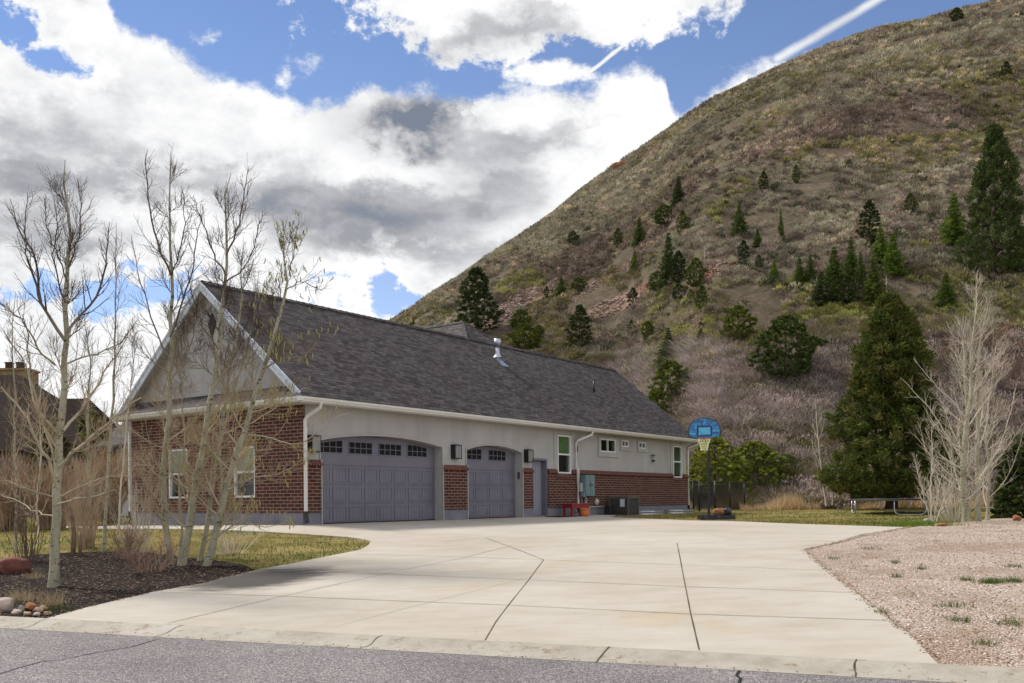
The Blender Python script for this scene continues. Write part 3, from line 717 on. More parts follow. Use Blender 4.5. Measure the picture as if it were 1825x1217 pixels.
# front (gable) wall, far end and back, and the big body behind
FO = [(2.01, 2.99, .78, 2.27), (5.28, 6.29, .78, 2.32)]
yc_ = .2
for ya, yb, za, zb in FO:
    wall.box((0, yc_, 0), (.2, ya, EZ)); wall.box((0, ya, 0), (.2, yb, za)); wall.box((0, ya, zb), (.2, yb, EZ)); yc_ = yb
wall.box((0, yc_, 0), (.2, Wd, EZ))
wall.box((L-.2, .2, 0), (L, Wd, EZ)); wall.box((.2, Wd-.2, 0), (L-.2, Wd, EZ))
wall.box((8.6, Wd, 0), (18.6, 24, EZ))
hp(wall, 'wall', STUCCO)
gb = MB()     # gable wall, both ends
for x0, x1 in ((0.0, .2), (L-.2, L)):
    gb.prism([(0.02, EZ), (Wd-.02, EZ), (Wd-.02, 3.5+SLP*.52-.165), (Wd/2, RZ-.165), (.02, 3.5+SLP*.52-.165)], lambda y, z: (x1, y, z), lambda y, z: (x0, y, z))
hp(gb, 'gable_wall', STUCCO)
gv = MB(); gv.k = 0
c = (4.03, 6.03); quat = [(c[0]+.15*math.cos(a)*(1+.18*math.cos(4*a)), c[1]+.30*math.sin(a)*(1+.15*math.cos(4*a))) for a in [2*PI*i/28 for i in range(28)]]
gv.prism(quat, lambda y, z: (-.0, y, z), lambda y, z: (-.035, y, z))
v_ = hp(gv, 'gable_vent', BLACK)
sl_ = MB()
for i in range(7): sl_.box((-.05, c[0]-.11, c[1]-.22+i*.07), (-.036, c[0]+.11, c[1]-.19+i*.07))
hp(sl_, 'vent_slats', simple('vent_grey', (.05, .045, .045), .6), v_)
# stepped foundation
fd = MB()
for a, b in ((-.03, .63), (5.87, 7.14), (10.34, 11.0), (12.0, L+.03)): fd.box((a, -.035, -.4), (b, -.0, .335))
fd.box((-.035, -.03, -.5), (0, Wd+.03, .335)); fd.box((L, -.03, -.4), (L+.03, Wd, .335)); fd.box((-.03, -.036, -.4), (L, 0, -.02))
hp(fd, 'foundation', FOUND)
# brick veneer
bk = MB()
def veneer(mb, a, b, z0, z1, th=.06): mb.box((a, -th, z0), (b, -.001, z1))
for a, b in ((-.06, .63), (5.87, 7.14), (10.34, 11.0), (12.0, 12.62), (13.68, 22.50), (23.50, L+.06)): veneer(bk, a, b, .335, 1.66)
veneer(bk, 12.62, 13.68, .335, 1.50); veneer(bk, 22.50, 23.50, .335, 1.50)
bk.box((L, -.0, .335), (L+.06, Wd, 1.66))
yc_ = .0
for ya, yb, za, zb in FO:
    bk.box((-.06, yc_, .335), (-.001, ya, EZ)); bk.box((-.06, ya, .335), (-.001, yb, za)); bk.box((-.06, ya, zb), (-.001, yb, EZ)); yc_ = yb
bk.box((-.06, yc_, .335), (-.001, Wd+.06, EZ))
bk.box((-.06, -.06, 1.66), (-.001, .0, EZ)); bk.box((0, -.06, 1.84), (.035, -.001, EZ))
hp(bk, 'brick_veneer', BRICK)
# sloping soldier course
sd_ = MB()
def soldier(a, b, z0=1.66, z1=1.82):
    sd_.prism([(-.12, z0), (-.001, z0), (-.001, z1), (-.03, z1), (-.12, z0+.03)], lambda y, z: (b, y, z), lambda y, z: (a, y, z))
for a, b in ((-.08, .63), (5.87, 7.14), (10.34, 11.0), (12.0, 12.60), (13.70, 22.48), (23.52, L+.08)): soldier(a, b)
soldier(12.62, 13.68, 1.50, 1.64); soldier(22.50, 23.50, 1.50, 1.62)
hp(sd_, 'soldier_course', SOLD)
# arch lips round the garage openings, jamb edges
lip = MB()
for xa, xb, zs, rise in ((.63, 5.87, 2.38, .23), (7.14, 10.34, 2.36, .20)):
    n = 24; X = [xa+(xb-xa)*i/n for i in range(n+1)]
    for a, b in zip(X[:-1], X[1:]):
        pa, pb = arch_z(a, xa, xb, zs, rise), arch_z(b, xa, xb, zs, rise)
        lip.prism([(a, pa), (b, pb), (b, pb+.05), (a, pa+.05)], lambda x, z: (x, 0, z), lambda x, z: (x, -.03, z))
    for a, b in ((xa-.045, xa-.0), (xb, xb+.045)): lip.box((a, -.03, 1.84), (b, -.0, zs+.05))
    lip.box((xa-.02, -.075, 0), (xa+.015, -.0, 1.84)); lip.box((xb-.015, -.075, 0), (xb+.02, -.0, 1.84))
hp(lip, 'arch_trim', WFRAME if 0 else TRIMG)

def garage_door(xa, xb, ncol, zs, rise, wins, label):
    d = MB(); ya = .31; yb = .37; T = zs+rise-.02
    rows = [(0.01, .560), (.580, 1.125), (1.145, 1.69), (1.71, T)]
    for z0, z1 in rows: d.box((xa+.01, ya, z0), (xb-.01, yb, z1))
    d.box((xa+.01, ya+.02, 0), (xb-.01, yb+.002, T))
    d.k = 1
    w = (xb-xa)
    root = hp(d, 'garage_door', [GDOOR, BLACK]); root['label'] = label
    p = MB(); cw = (w-.1)/ncol
    for (z0, z1) in rows[:3]:
        for c_ in range(ncol):
            a = xa+.05+c_*cw+.05; b = a+cw-.1
            # raised frame of beads and tongue-and-groove boards inside
            p.box((a, ya-.018, z0+.055), (b, ya-.001, z0+.085)); p.box((a, ya-.018, z1-.085), (b, ya-.001, z1-.055))
            p.box((a, ya-.018, z0+.086), (a+.03, ya-.001, z1-.086)); p.box((b-.03, ya-.018, z0+.086), (b, ya-.001, z1-.086))
            nb = 4; bw = (b-a-.05)/nb
            for i in range(nb): p.box((a+.035+i*bw, ya-.005, z0+.09), (a+.035+(i+1)*bw-.012, ya-.001, z1-.09))
    hp(p, 'raised_panel', GDOOR, root)
    for (wa, wb, arch) in wins:
        f = MB(); z0 = 2.07; N = 8
        top = lambda x: min(2.42, arch_z(x, xa, xb, zs, rise)-.10) if arch else 2.40
        X = [wa+(wb-wa)*i/N for i in range(N+1)]
        for a, b in zip(X[:-1], X[1:]): f.prism([(a, z0), (b, z0), (b, top(b)), (a, top(a))], lambda x, z: (x, ya, z), lambda x, z: (x, ya-.006, z))
        wn = hp(f, 'window', DARK, root)
        mu = MB()
        for i in range(1, 4): x = wa+(wb-wa)*i/4; mu.box((x-.010, ya-.018, z0), (x+.010, ya-.007, top(x)))
        zm = z0+.16; mu.box((wa, ya-.017, zm-.009), (wb, ya-.0075, zm+.009))
        mu.box((wa-.03, ya-.02, z0-.03), (wb+.03, ya-.001, z0)); mu.box((wa-.03, ya-.02, z0), (wa, ya-.001, top(wa)+.02)); mu.box((wb, ya-.02, z0), (wb+.03, ya-.001, top(wb)+.02))
        for a, b in zip(X[:-1], X[1:]): mu.prism([(a, top(a)), (b, top(b)), (b, top(b)+.03), (a, top(a)+.03)], lambda x, z: (x, ya-.001, z), lambda x, z: (x, ya-.02, z))
        hp(mu, 'muntins', GDOOR, wn)
    sl2 = MB(); sl2.box((xa+.01, ya-.01, .0), (xb-.01, ya-.0005, .03)); hp(sl2, 'bottom_seal', BLACK, root)
garage_door(.63, 5.87, 8, 2.38, .23, [(.78, 1.75, 1), (2.03, 2.97, 0), (3.29, 4.25, 0), (4.56, 5.46, 1)][:], 'wide grey-violet panelled double garage door with four windows along its top')
garage_door(7.14, 10.34, 4, 2.36, .20, [(7.28, 8.33, 1), (8.78, 9.75, 1)], 'narrower grey-violet panelled single garage door with two windows along its top')
# side door in its deep frame
dr = MB(); dr.box((11.07, .22, .05), (11.93, .265, 2.1)); door = hp(dr, 'door', simple('entry_door_paint', (.27, .265, .31), .45, .06, 2)); 
pn = MB()
for z0, z1 in ((.2, .95), (1.15, 1.95)):
    for a, b in ((11.16, 11.46), (11.54, 11.84)):
        pn.box((a, .212, z0), (b, .219, z1)); 
hp(pn, 'raised_panel', MATS['entry_door_paint'], door, .003)
kn = MB(); kn.lathe([(.0, -.0), (.03, .0), (.034, .02), (.02, .045), (.0, .05)], 12)
k_ = hp(kn, 'handle', STEEL, door); k_.location = (11.14, .215, .98); k_.rotation_euler = (R(90), 0, 0)
ke = MB(); ke.lathe([(0, 0), (.032, 0), (.032, .02), (0, .022)], 12); k2 = hp(ke, 'deadbolt', WFRAME, door); k2.location = (11.14, .215, 1.45); k2.rotation_euler = (R(90), 0, 0)
dfm = MB(); dfm.box((11.0, -.01, 0), (11.06, .3, 2.2)); dfm.box((11.94, -.01, 0), (12.0, .3, 2.2)); dfm.box((11.06, -.01, 2.12), (11.94, .3, 2.2)); dfm.box((11.0, -.02, .0), (12, .3, .045))
hp(dfm, 'door_frame', GDOOR)

def window(x0, x1, z0, z1, kind, side='long', blindfrac=.5, bcol=None, trim=0, label=None):
    """frame > pane, blind; built on the long wall, rotated for the gable wall"""
    def T(a, b):                    # a,b=(x,y,z) local on long wall; gable wall swaps the axes
        return (a, b) if side == 'long' else ((a[1], a[0], a[2]), (b[1], b[0], b[2]))
    def B(mb, a, b): mb.box(*T(a, b))
    f = MB(); fw = .055; o = -.05 if side == 'long' and z0 < 2 else -.03
    if side != 'long': o = -.05
    B(f, (x0, o, z0), (x0+fw, .06, z1)); B(f, (x1-fw, o, z0), (x1, .06, z1)); B(f, (x0+fw, o, z0), (x1-fw, .06, z0+fw)); B(f, (x0+fw, o, z1-fw), (x1-fw, .06, z1))
    if kind == 'hung':
        zm = z0+(z1-z0)*.5; B(f, (x0+fw, o+.02, zm-.03), (x1-fw, .055, zm+.03))
    else: xm = (x0+x1)/2; B(f, (xm-.022, o+.01, z0+fw), (xm+.022, .055, z1-fw))
    w = hp(f, 'window', WFRAME)
    if label: w['label'] = label
    p = MB(); B(p, (x0+fw, .025, z0+fw), (x1-fw, .031, z1-fw)); hp(p, 'pane', GLASS, w)
    b = MB(); zt = z1-fw; zb = zt-(z1-z0)*blindfrac; k = zt
    while k > zb: B(b, (x0+fw, .040, k-.040), (x1-fw, .045, k-.006)); B(b, (x0+fw, .0455, k-.05), (x1-fw, .047, k-.03)); k -= .05
    hp(b, 'blind', bcol or BLIND, w)
    if kind == 'hung' and side != 'long':
        g_ = MB()
        for i in (1, 2): B(g_, (x0+(x1-x0)*i/3-.008, .02, z0+(z1-z0)*.5), (x0+(x1-x0)*i/3+.008, .024, z1-fw))
        for i in (1, 2): zq = z0+(z1-z0)*(.5+i/6); B(g_, (x0+fw, .019, zq-.008), (x1-fw, .0245, zq+.008))
        hp(g_, 'muntins', simple('muntin_grey', (.20, .24, .20), .5) if 'muntin_grey' not in MATS else MATS['muntin_grey'], w)
    r = MB(); B(r, (x0+.005, .19, z0+.005), (x1-.005, .199, z1-.005)); hp(r, 'room_dark', DARK, w)
    if trim:
        t = MB(); B(t, (x0-trim, -.045, z0-trim*1.15), (x1+trim, -.0, z0)); B(t, (x0-trim, -.045, z0), (x0, 0, z1+.09)); B(t, (x1, -.045, z0), (x1+trim, 0, z1+.09)); B(t, (x0, -.045, z1), (x1, 0, z1+.09))
        hp(t, 'window_trim', STUCCO, w)
    return w
window(12.67, 13.63, 1.66, 3.15, 'hung', bcol=simple('green_blind', (.17, .29, .10), .8, .3, 7), blindfrac=.42, label='tall white window with green blinds beside the entry door')
st = MB(); st.box((12.45, -.03, 1.83), (12.63, 0, EZ-.02)); st.box((13.67, -.03, 1.83), (13.85, 0, EZ-.02)); st.box((22.3, -.03, 1.83), (22.5, 0, EZ-.02)); st.box((23.5, -.03, 1.83), (23.7, 0, EZ-.02)); hp(st, 'stucco_trim', STUCCO)
window(15.9, 17.19, 2.61, 3.17, 'slide', bcol=simple('green_curtain', (.02, .045, .01), .9), blindfrac=.05, trim=.17, label='white sliding window, widest of the small high ones')
window(17.70, 18.31, 2.89, 3.18, 'slide', blindfrac=.0, trim=.14, label='small square white window, left of the pair')
window(19.22, 19.87, 2.88, 3.17, 'slide', blindfrac=.0, trim=.14, label='small square white window, right of the pair')
window(22.54, 23.46, 1.64, 3.14, 'hung', bcol=simple('dark_blind', (.12, .15, .09), .8), blindfrac=.85, label='tall white window at the far end of the wall')
window(2.01, 2.99, .78, 2.27, 'hung', 'gable', blindfrac=.42, label='gable-side window nearer the driveway')
window(5.28, 6.29, .78, 2.32, 'hung', 'gable', blindfrac=.42, label='gable-side window farther from the driveway')

# roof
rf = MB(); x0, x1 = -.3, L+.35; ye = -.5
rf.slab([(x0, ye, 3.5), (x1, ye, 3.5), (x1, Wd/2, RZ), (x0, Wd/2, RZ)], .14)
rf.slab([(x1, Wd+.5, 3.5), (x0, Wd+.5, 3.5), (x0, Wd/2, RZ), (x1, Wd/2, RZ)], .14)
rf.slab([(-.5, -.5, 3.5), (-.3, -.5, 3.5), (-.3, -.3, 3.5+SLP*.2)], .10)
roof = hp(rf, 'roof', SHING)
pr = MB(); pr.slab([(-.5, Wd+.5, 3.5), (-.5, -.5, 3.5), (0, 0, 3.5+SLP*.5), (0, Wd, 3.5+SLP*.5)], .10); hp(pr, 'pent_roof', SHING)
xr = 13.62; yP = Wd/2-1.25; zP = RZ+SLP*1.25; hw = (zP-3.5)/SLP; yb = 24.5; dw = Wd/2-(Wd/2-1.25)
yP = Wd/2+1.25
cr_ = MB()
cr_.slab([(xr, yP, zP), (xr-1.25, Wd/2, RZ), (xr-hw, Wd+.5+.6, 3.5), (xr-hw, yb, 3.5), (xr, yb, zP)], .14)
cr_.slab([(xr+1.25, Wd/2, RZ), (xr, yP, zP), (xr, yb, zP), (xr+hw, yb, 3.5), (xr+hw, Wd+.5+.6, 3.5)], .14)
cr_.slab([(xr-1.25, Wd/2, RZ), (xr+1.25, Wd/2, RZ), (xr, yP, zP)], .1)
hp(cr_, 'cross_roof', SHING)
rc = MB()       # ridge caps
def cap(a, b, w=.15, h=.03):
    a = Vector(a); b = Vector(b); d = (b-a).normalized(); sd2 = Vector((-d.y, d.x, 0)).normalized()*w; n = int((b-a).length/.28)
    for i in range(n):
        p = a.lerp(b, i/n); q = a.lerp(b, (i+1)/n); hh = Vector((0, 0, h)); l2 = Vector((0, 0, w*SLP-.0))
        rc.face([p+hh*1.5, q+hh, q+hh-l2+sd2, p+hh*1.5-l2+sd2]); rc.face([q+hh, p+hh*1.5, p+hh*1.5-l2-sd2, q+hh-l2-sd2])
cap((x0, Wd/2, RZ), (x1, Wd/2, RZ)); cap((xr, yP, zP), (xr, yb, zP))
cap((xr-1.25, Wd/2, RZ), (xr, yP, zP), .12); cap((xr+1.25, Wd/2, RZ), (xr, yP, zP), .12)
hp(rc, 'ridge_cap', SHING, roof)
# rake boards of the gable, soffit under them
rk = MB()
for sgn in (1, -1):
    a = Vector((0, Wd/2, RZ-.02)); ylow = (-.32 if sgn == 1 else Wd+.32); zlow = RZ-.02-SLP*(Wd/2+.32); b = Vector((0, ylow, zlow))
    d0 = Vector((0, 0, -.27))
    pts = [a, b, b+d0, a+d0]
    rk.prism([(p.y, p.z) for p in pts], lambda y, z: (-.302, y, z), lambda y, z: (-.345, y, z))
    rk.prism([(p.y, p.z+.02) for p in (a, b, b+d0*.3, a+d0*.3)], lambda y, z: (-.346, y, z), lambda y, z: (-.375, y, z))
hp(rk, 'rake_board', RAKE)
rs = MB()
for sgn in (1, -1):
    ylow = -.1 if sgn == 1 else Wd+.1
    rs.slab([(-.3, Wd/2, RZ-.16), (-.0, Wd/2, RZ-.16), (0, ylow, RZ-.16-SLP*(Wd/2+.1)), (-.3, ylow, RZ-.16-SLP*(Wd/2+.1))], .02)
hp(rs, 'rake_soffit', TRIMG)
# soffit, fascia, gutters
sf = MB(); sf.box((-.45, -.45, 3.33), (L+.35, -.0, 3.36)); sf.box((-.45, 0, 3.33), (0, Wd+.45, 3.36)); hp(sf, 'soffit', TRIMG)
gt = MB()
def gutter(path):     # K-style profile swept along axis-aligned runs
    prof_ = [(0, 0), (.075, 0), (.085, .035), (.12, .07), (.125, .125), (.110, .125), (.105, .085), (.0, .085)]
    (xa, ya), (xb, yb_) = path
    d = Vector((xb-xa, yb_-ya)).normalized(); n = Vector((d.y, -d.x))
    gt.prism(prof_, lambda o, z: (xa+n.x*o+(-d.x*o if 0 else 0), ya+n.y*o, 3.365+z), lambda o, z: (xb+n.x*o, yb_+n.y*o, 3.365+z))
gutter(((-.46, -.46), (L+.4, -.46))); gutter(((-.46, Wd+.5), (-.46, -.46)))
gt.prism([(-.585, -.585), (-.46, -.585), (-.46, -.46), (-.585, -.46)], lambda x, y: (x, y, 3.372), lambda x, y: (x, y, 3.488))
hp(gt, 'gutter', WHITE)
fb = MB(); fb.box((-.459, -.459, 3.345), (L+.35, -.42, 3.47)); fb.box((-.459, -.42, 3.345), (-.42, Wd+.45, 3.47)); hp(fb, 'fascia', WHITE)
def downspout(pts, rad=.045, elbow=True, label=None):
    m_ = MB(); m_.tube(pts, rad*1.25, 4); o_ = hp(m_, 'downspout', WHITE, bevel=.008)
    e = MB(); x, y, z = pts[-1]; e.tube([(x, y, z+.02), (x, y, z-.1), (x-.0, y-.06, z-.3)], rad*1.4, 4); hp(e, 'drain_boot', BLACK, o_)
    if label: o_['label'] = label
    return o_
downspout([(.22, -.5, 3.37), (.22, -.48, 3.24), (.02, -.20, 3.02), (-.02, -.13, 2.90), (-.02, -.13, .36)], label='downspout at the near corner')
downspout([(14.55, -.5, 3.37), (14.5, -.46, 3.22), (13.95, -.15, 2.98), (13.93, -.09, 2.85), (13.93, -.09, 1.95), (13.93, -.17, 1.80), (13.93, -.17, .42)], label='downspout in the middle of the long wall')
downspout([(L+.3, -.5, 3.37), (L+.3, -.45, 3.24), (L+.10, -.1, 3.1), (L+.10, -.05, 2.95), (L+.12, -.05, .3)], label='downspout at the far corner')
downspout([(-.5, Wd+.25, 3.37), (-.46, Wd+.22, 3.2), (-.13, Wd+.06, 3.0), (-.13, Wd+.05, .35)], label='downspout at the left end of the gable wall')
hb_ = MB()
def wall_lamp(x, z0, z1, w=.3):
    r = MB(); r.box((x-w/2, -.028, z0), (x+w/2, -.001, z1)); r.box((x-w/2, -.2, z1-.03), (x+w/2, -.029, z1)); r.box((x-w/2, -.2, z0), (x+w/2, -.029, z0+.03))
    for a in (-w/2, w/2-.02): r.box((x+a, -.2, z0+.03), (x+a+.02, -.18, z1-.03))
    r.box((x-w/2, -.175, z0+.03), (x-w/2+.012, -.029, z1-.03))
    o_ = hp(r, 'wall_lamp', BLACK); s = MB(); s.box((x-w/2+.05, -.16, z0+.04), (x+w/2-.03, -.05, z1-.04)); hp(s, 'lamp_glass', LAMPG, o_)
wall_lamp(.33, 2.02, 2.50, .34); wall_lamp(6.5, 2.02, 2.50, .34); wall_lamp(10.66, 2.02, 2.50, .34)
sc = MB(); sc.box((20.35, -.03, 2.36), (20.68, -.001, 2.58)); sc.box((20.40, -.15, 2.40), (20.60, -.031, 2.56)); sc.box((20.36, -.19, 2.57), (20.66, -.03, 2.60)); o_ = hp(sc, 'porch_light', PGREY)
b2 = MB(); b2.box((20.42, -.13, 2.33), (20.54, -.04, 2.395)); b2.box((20.33, -.17, 2.603), (20.6, -.03, 2.635)); hp(b2, 'light_socket', BLACK, o_)
hf = MB(); hf.tube([(15.0, -.02, 3.24), (15.0, -.16, 3.22)], .035, 8); hf.tube([(14.98, -.1, 3.24), (14.9, -.26, 3.17)], .05, 10); hp(hf, 'security_camera', PGREY)
ky = MB(); ky.box((14.0, -.03, 2.55), (14.16, -.001, 2.78)); hp(ky, 'wall_speaker', BLACK)
kp = MB(); kp.box((10.344-.02, .08, 1.4), (10.3395, .18, 1.66)); hp(kp, 'keypad', simple('keypad_grey', (.07, .07, .085), .5))
nm_ = MB(); nm_.tube([(6.02, -.01, 2.07), (6.08, -.03, 2.08), (6.12, -.03, 2.04), (6.09, -.03, 2.0), (6.04, -.03, 2.01)], .008, 5); hp(nm_, 'wall_hook', WFRAME)
# utility meter group
ub = MB(); ub.box((14.28, -.30, .78), (14.98, -.06, 1.62)); um = hp(ub, 'electric_panel', METERM, bevel=.01)
ud = MB(); ud.box((14.31, -.312, .82), (14.62, -.301, 1.58)); ud.box((14.65, -.312, .82), (14.95, -.301, 1.58)); hp(ud, 'panel_cover', METERM, um, .004)
ug = MB(); ug.lathe([(.09, 0), (.09, .04), (.075, .1), (.05, .13), (0, .135)], 18); q = hp(ug, 'meter', LAMPG, um); q.location = (14.64, -.312, 1.27); q.rotation_euler = (R(90), 0, 0)
us = MB(); us.box((14.08, -.18, .95), (14.26, -.06, 1.30)); hp(us, 'cable_box', PGREY, um, .012)
us = MB(); us.box((14.18, -.27, .74), (14.33, -.1, .92)); hp(us, 'junction_box', simple('box_bluegrey', (.22, .26, .30), .5), um, .008)
uc = MB(); uc.tube([(14.45, -.18, .8), (14.45, -.18, -.05)], .05, 12); hp(uc, 'conduit', PGREY if 0 else simple('conduit_grey', (.24, .24, .27), .5), um)
uw = MB(); uw.tube([(14.3, -.1, .8), (14.28, -.12, .5), (14.4, -.09, .36), (14.62, -.09, .42), (14.75, -.09, .6), (14.7, -.08, .78)], .01, 5); hp(uw, 'cable', WFRAME, um)
dv = MB(); dv.lathe([(.0, .0), (.13, .0), (.135, .05), (.1, .10), (.0, .11)], 20); q = hp(dv, 'exhaust_vent', simple('vent_cream', (.50, .45, .34), .5)); q.location = (15.45, -.06, .53); q.rotation_euler = (R(90), 0, 0)
ps = MB(); ps.tube([(14.7, -.1, .33), (16.6, -.1, .33)], .022, 6); hp(ps, 'gas_pipe', PGREY)
# roof vents
def roofz(y): return 3.5+SLP*(y+.5)
vy = 3.05; vx = 12.95
fl = MB(); fl.tube([(0, 0, 0), (0, 0, .62)], .085, 14); q = hp(fl, 'flue_pipe', STEEL, roof); q.location = (vx, vy, roofz(vy)-.05)
c1 = MB(); c1.tube([(0, 0, .60), (0, 0, .88)], .15, 16); q2 = hp(c1, 'flue_cap', STEEL, roof); q2.location = q.location
c2 = MB(); c2.lathe([(.19, .0), (.09, .16), (.088, .22)], 16); q3 = hp(c2, 'storm_collar', STEEL, roof); q3.location = q.location+Vector((0, 0, .12))
c3 = MB(); c3.slab([(vx-.22, vy-.42, roofz(vy-.42)+.02), (vx+.22, vy-.42, roofz(vy-.42)+.02), (vx+.22, vy+.1, roofz(vy+.1)+.02), (vx-.22, vy+.1, roofz(vy+.1)+.02)], .006); hp(c3, 'flashing', STEEL, roof)
vx, vy = 18.6, 1.9
p1 = MB(); p1.tube([(vx, vy, roofz(vy)-.05), (vx, vy, roofz(vy)+.5)], .045, 10); hp(p1, 'plumbing_vent', BLACK, roof)
p2 = MB(); p2.slab([(vx-.14, vy-.22, roofz(vy-.22)+.02), (vx+.14, vy-.22, roofz(vy-.22)+.02), (vx+.14, vy+.1, roofz(vy+.1)+.02), (vx-.14, vy+.1, roofz(vy+.1)+.02)], .006); hp(p2, 'flashing', MATS['keypad_grey'], roof)

def hw_(x, y, z=None):      # house-local to world
    X = P0.x+DX.x*x+DY.x*y; Y = P0.y+DX.y*x+DY.y*y; return Vector((X, Y, float(H(X, Y)) if z is None else z))
# ------------------------------------------------------------------ things standing by the wall
# air conditioner
ac = empty('air_conditioner', hw_(16.55, -.75, -.04), HROT); tag(ac, 'brown-grey air conditioner condenser on the ground against the brick wall', 'air conditioner')
m_ = MB(); m_.box((-.40, -.40, .04), (.40, .40, .70)); m_.build('core', ACD, ac)
m_ = MB()
for i in range(13):
    z = .09+i*.048
    m_.box((-.425, -.425, z), (.425, -.402, z+.022)); m_.box((-.425, .402, z), (.425, .425, z+.022)); m_.box((-.425, -.40, z), (-.402, .40, z+.022)); m_.box((.402, -.40, z), (.425, .40, z+.022))
m_.build('louvres', ACM, ac)
m_ = MB()
for sx in (-1, 1):
    for sy in (-1, 1): m_.box((sx*.43-.03, sy*.43-.03, .0), (sx*.43+.03, sy*.43+.03, .72))
m_.box((-.46, -.46, 0), (.46, .46, .05)); m_.build('frame', ACM, ac, .01)
m_ = MB(); m_.box((-.46, -.46, .72), (.46, .46, .79)); m_.build('top_cover', ACM, ac, .03)
m_ = MB(); m_.box((-.468, -.30, .36), (-.4605, -.08, .68)); m_.build('label_sheet', simple('label_white', (.55, .60, .68), .6), ac)
# window wells
for i, (xa, xb, lb) in enumerate(((18.2, 20.15, 'corrugated galvanised window well next to the air conditioner'), (21.1, 23.3, 'corrugated galvanised window well nearest the far house corner'))):
    w = MB(); n = 26; prof_ = [(0, -.3), (0, .02), (.012, .05), (0, .08), (-.012, .11), (0, .14), (.012, .17), (.0, .2), (.012, .215), (.012, .235), (-.01, .235)]
    for k in range(n):
        a0 = PI+PI*k/n; a1 = PI+PI*(k+1)/n
        for (o0, z0), (o1, z1) in zip(prof_[:-1], prof_[1:]):
            rx = (xb-xa)/2; f_ = lambda a, o, z: ((xa+xb)/2+(rx+o)*np.sign(math.cos(a))*abs(math.cos(a))**.6, (.95+o)*-abs(math.sin(a))**.6-.04, z)
            w.smooth = True; w.face([f_(a0, o0, z0), f_(a1, o0, z0), f_(a1, o1, z1), f_(a0, o1, z1)])
    o_ = w.build('window_well', STEEL); o_.location = (P0.x, P0.y, -.10); o_.rotation_euler = (0, 0, HROT); tag(o_, lb, 'window well', 'steel window wells along the foundation')
# red bench with a pot beneath
bn = empty('bench', hw_(13.05, -.62, -.015), HROT); tag(bn, 'small red painted wooden bench by the wall beneath the tall window', 'bench')
m_ = MB(); m_.box((-.66, -.24, .46), (.66, .24, .50)); m_.build('seat', RED, bn, .008)
m_ = MB(); m_.box((-.60, -.215, .33), (.60, -.19, .459)); m_.box((-.60, .19, .33), (.60, .215, .459)); m_.box((-.60, -.189, .33), (-.575, .189, .459)); m_.box((.575, -.189, .33), (.60, .189, .459)); m_.build('apron', RED, bn)
for sx in (-1, 1):
    for sy in (-1, 1): m_ = MB(); m_.box((sx*.57-.035, sy*.17-.035, 0), (sx*.57+.035, sy*.17+.035, .33)); m_.build('leg', RED, bn, .005)
m_ = MB(); m_.box((-.56, -.02, .12), (.56, .02, .15)); m_.build('stretcher', RED, bn)
p_ = MB(); p_.lathe([(.0, 0), (.13, 0), (.17, .1), (.195, .22), (.2, .27), (.215, .275), (.215, .315), (.185, .315), (.175, .25), (0, .24)], 24)
o_ = p_.build('flower_pot', TERRA); o_.location = hw_(13.05, -1.02, -.02); tag(o_, 'round orange terracotta flower pot in front of the red bench', 'flower pot')
dm = MB(); dm.box((-.75, -.3, 0), (.75, .3, .02)); dmo = dm.build('doormat', simple('mat_brown', (.045, .032, .025), .95, .3, 30), None, .006); dmo.location = hw_(11.9, -.75)+Vector((0, 0, .012)); dmo.rotation_euler = (0, 0, HROT); tag(dmo, 'dark brown doormat on the concrete before the entry door', 'doormat')
cb = MB(); cb.box((-.14, -.12, 0), (.14, .12, .36)); cbo = cb.build('storage_crate', BLACK, None, .02); cbo.location = hw_(15.65, -.55)+Vector((0, 0, .01)); cbo.rotation_euler = (0, 0, HROT); tag(cbo, 'small dark box squeezed between the wall pipes and the air conditioner', 'box')

# ------------------------------------------------------------------ basketball hoop
bx, by, bz = gp(1263.5, 925.5); 
bb = empty('basketball_hoop', (bx, by, bz), R(0)); tag(bb, 'portable basketball hoop with blue fan-shaped backboard on the edge of the driveway', 'basketball hoop')
k = by/F
m_ = MB(); m_.tube([(0, 0, .1), (0, 0, 3.30)], .055, 4); m_.build('pole', BLACK, bb, .006)
bc = Vector((-.23, -.42, 3.36)); ang = R(-14)     # backboard centre
bd = empty('backboard_mount', (0, 0, 0)); bpy.data.objects.remove(bd)
def P3(x, z, y=0): c_, s_ = math.cos(ang), math.sin(ang); return (bc.x+x*c_-y*s_, bc.y+x*s_+y*c_, bc.z+z)
def fan(w, ht, hb, n=26):
    pts = [(-w*.70, -hb), (w*.70, -hb), (w*.93, -hb*.84), (w, -hb*.5)]
    for i in range(n+1): a = PI*i/n; pts.append((w*math.cos(a), ht*max(0, math.sin(a))-.02))
    pts += [(-w, -hb*.5), (-w*.93, -hb*.84)]; return pts
m_ = MB(); m_.prism(fan(.60, .46, .33), lambda x, z: P3(x, z, .02), lambda x, z: P3(x, z, -.02)); m_.build('board_rim', BLACK, bb)
BLUE, g_, b_ = mat('backboard_blue', (.02, .12, .35), .25, .6)
n_ = g_.noise(g_.mapping(pos(g_), sc=(5, 5, 5)), 1.3, 4, .6, 1.5); g_.l.new(ramp(g_, n_, [(.3, (.015, .07, .17)), (.5, (.02, .15, .36)), (.62, (.045, .30, .62)), (.75, (.10, .42, .72))]), b_.inputs['Base Color'])
m_ = MB(); m_.prism(fan(.57, .435, .305), lambda x, z: P3(x, z, -.021), lambda x, z: P3(x, z, -.026)); brd = m_.build('backboard', BLUE, bb)
m_ = MB()
def bar(x0_, x1_, z0_, z1_, y0_=-.0265, y1_=-.03): m_.prism([(x0_, z0_), (x1_, z0_), (x1_, z1_), (x0_, z1_)], lambda x, z: P3(x, z, y0_), lambda x, z: P3(x, z, y1_))
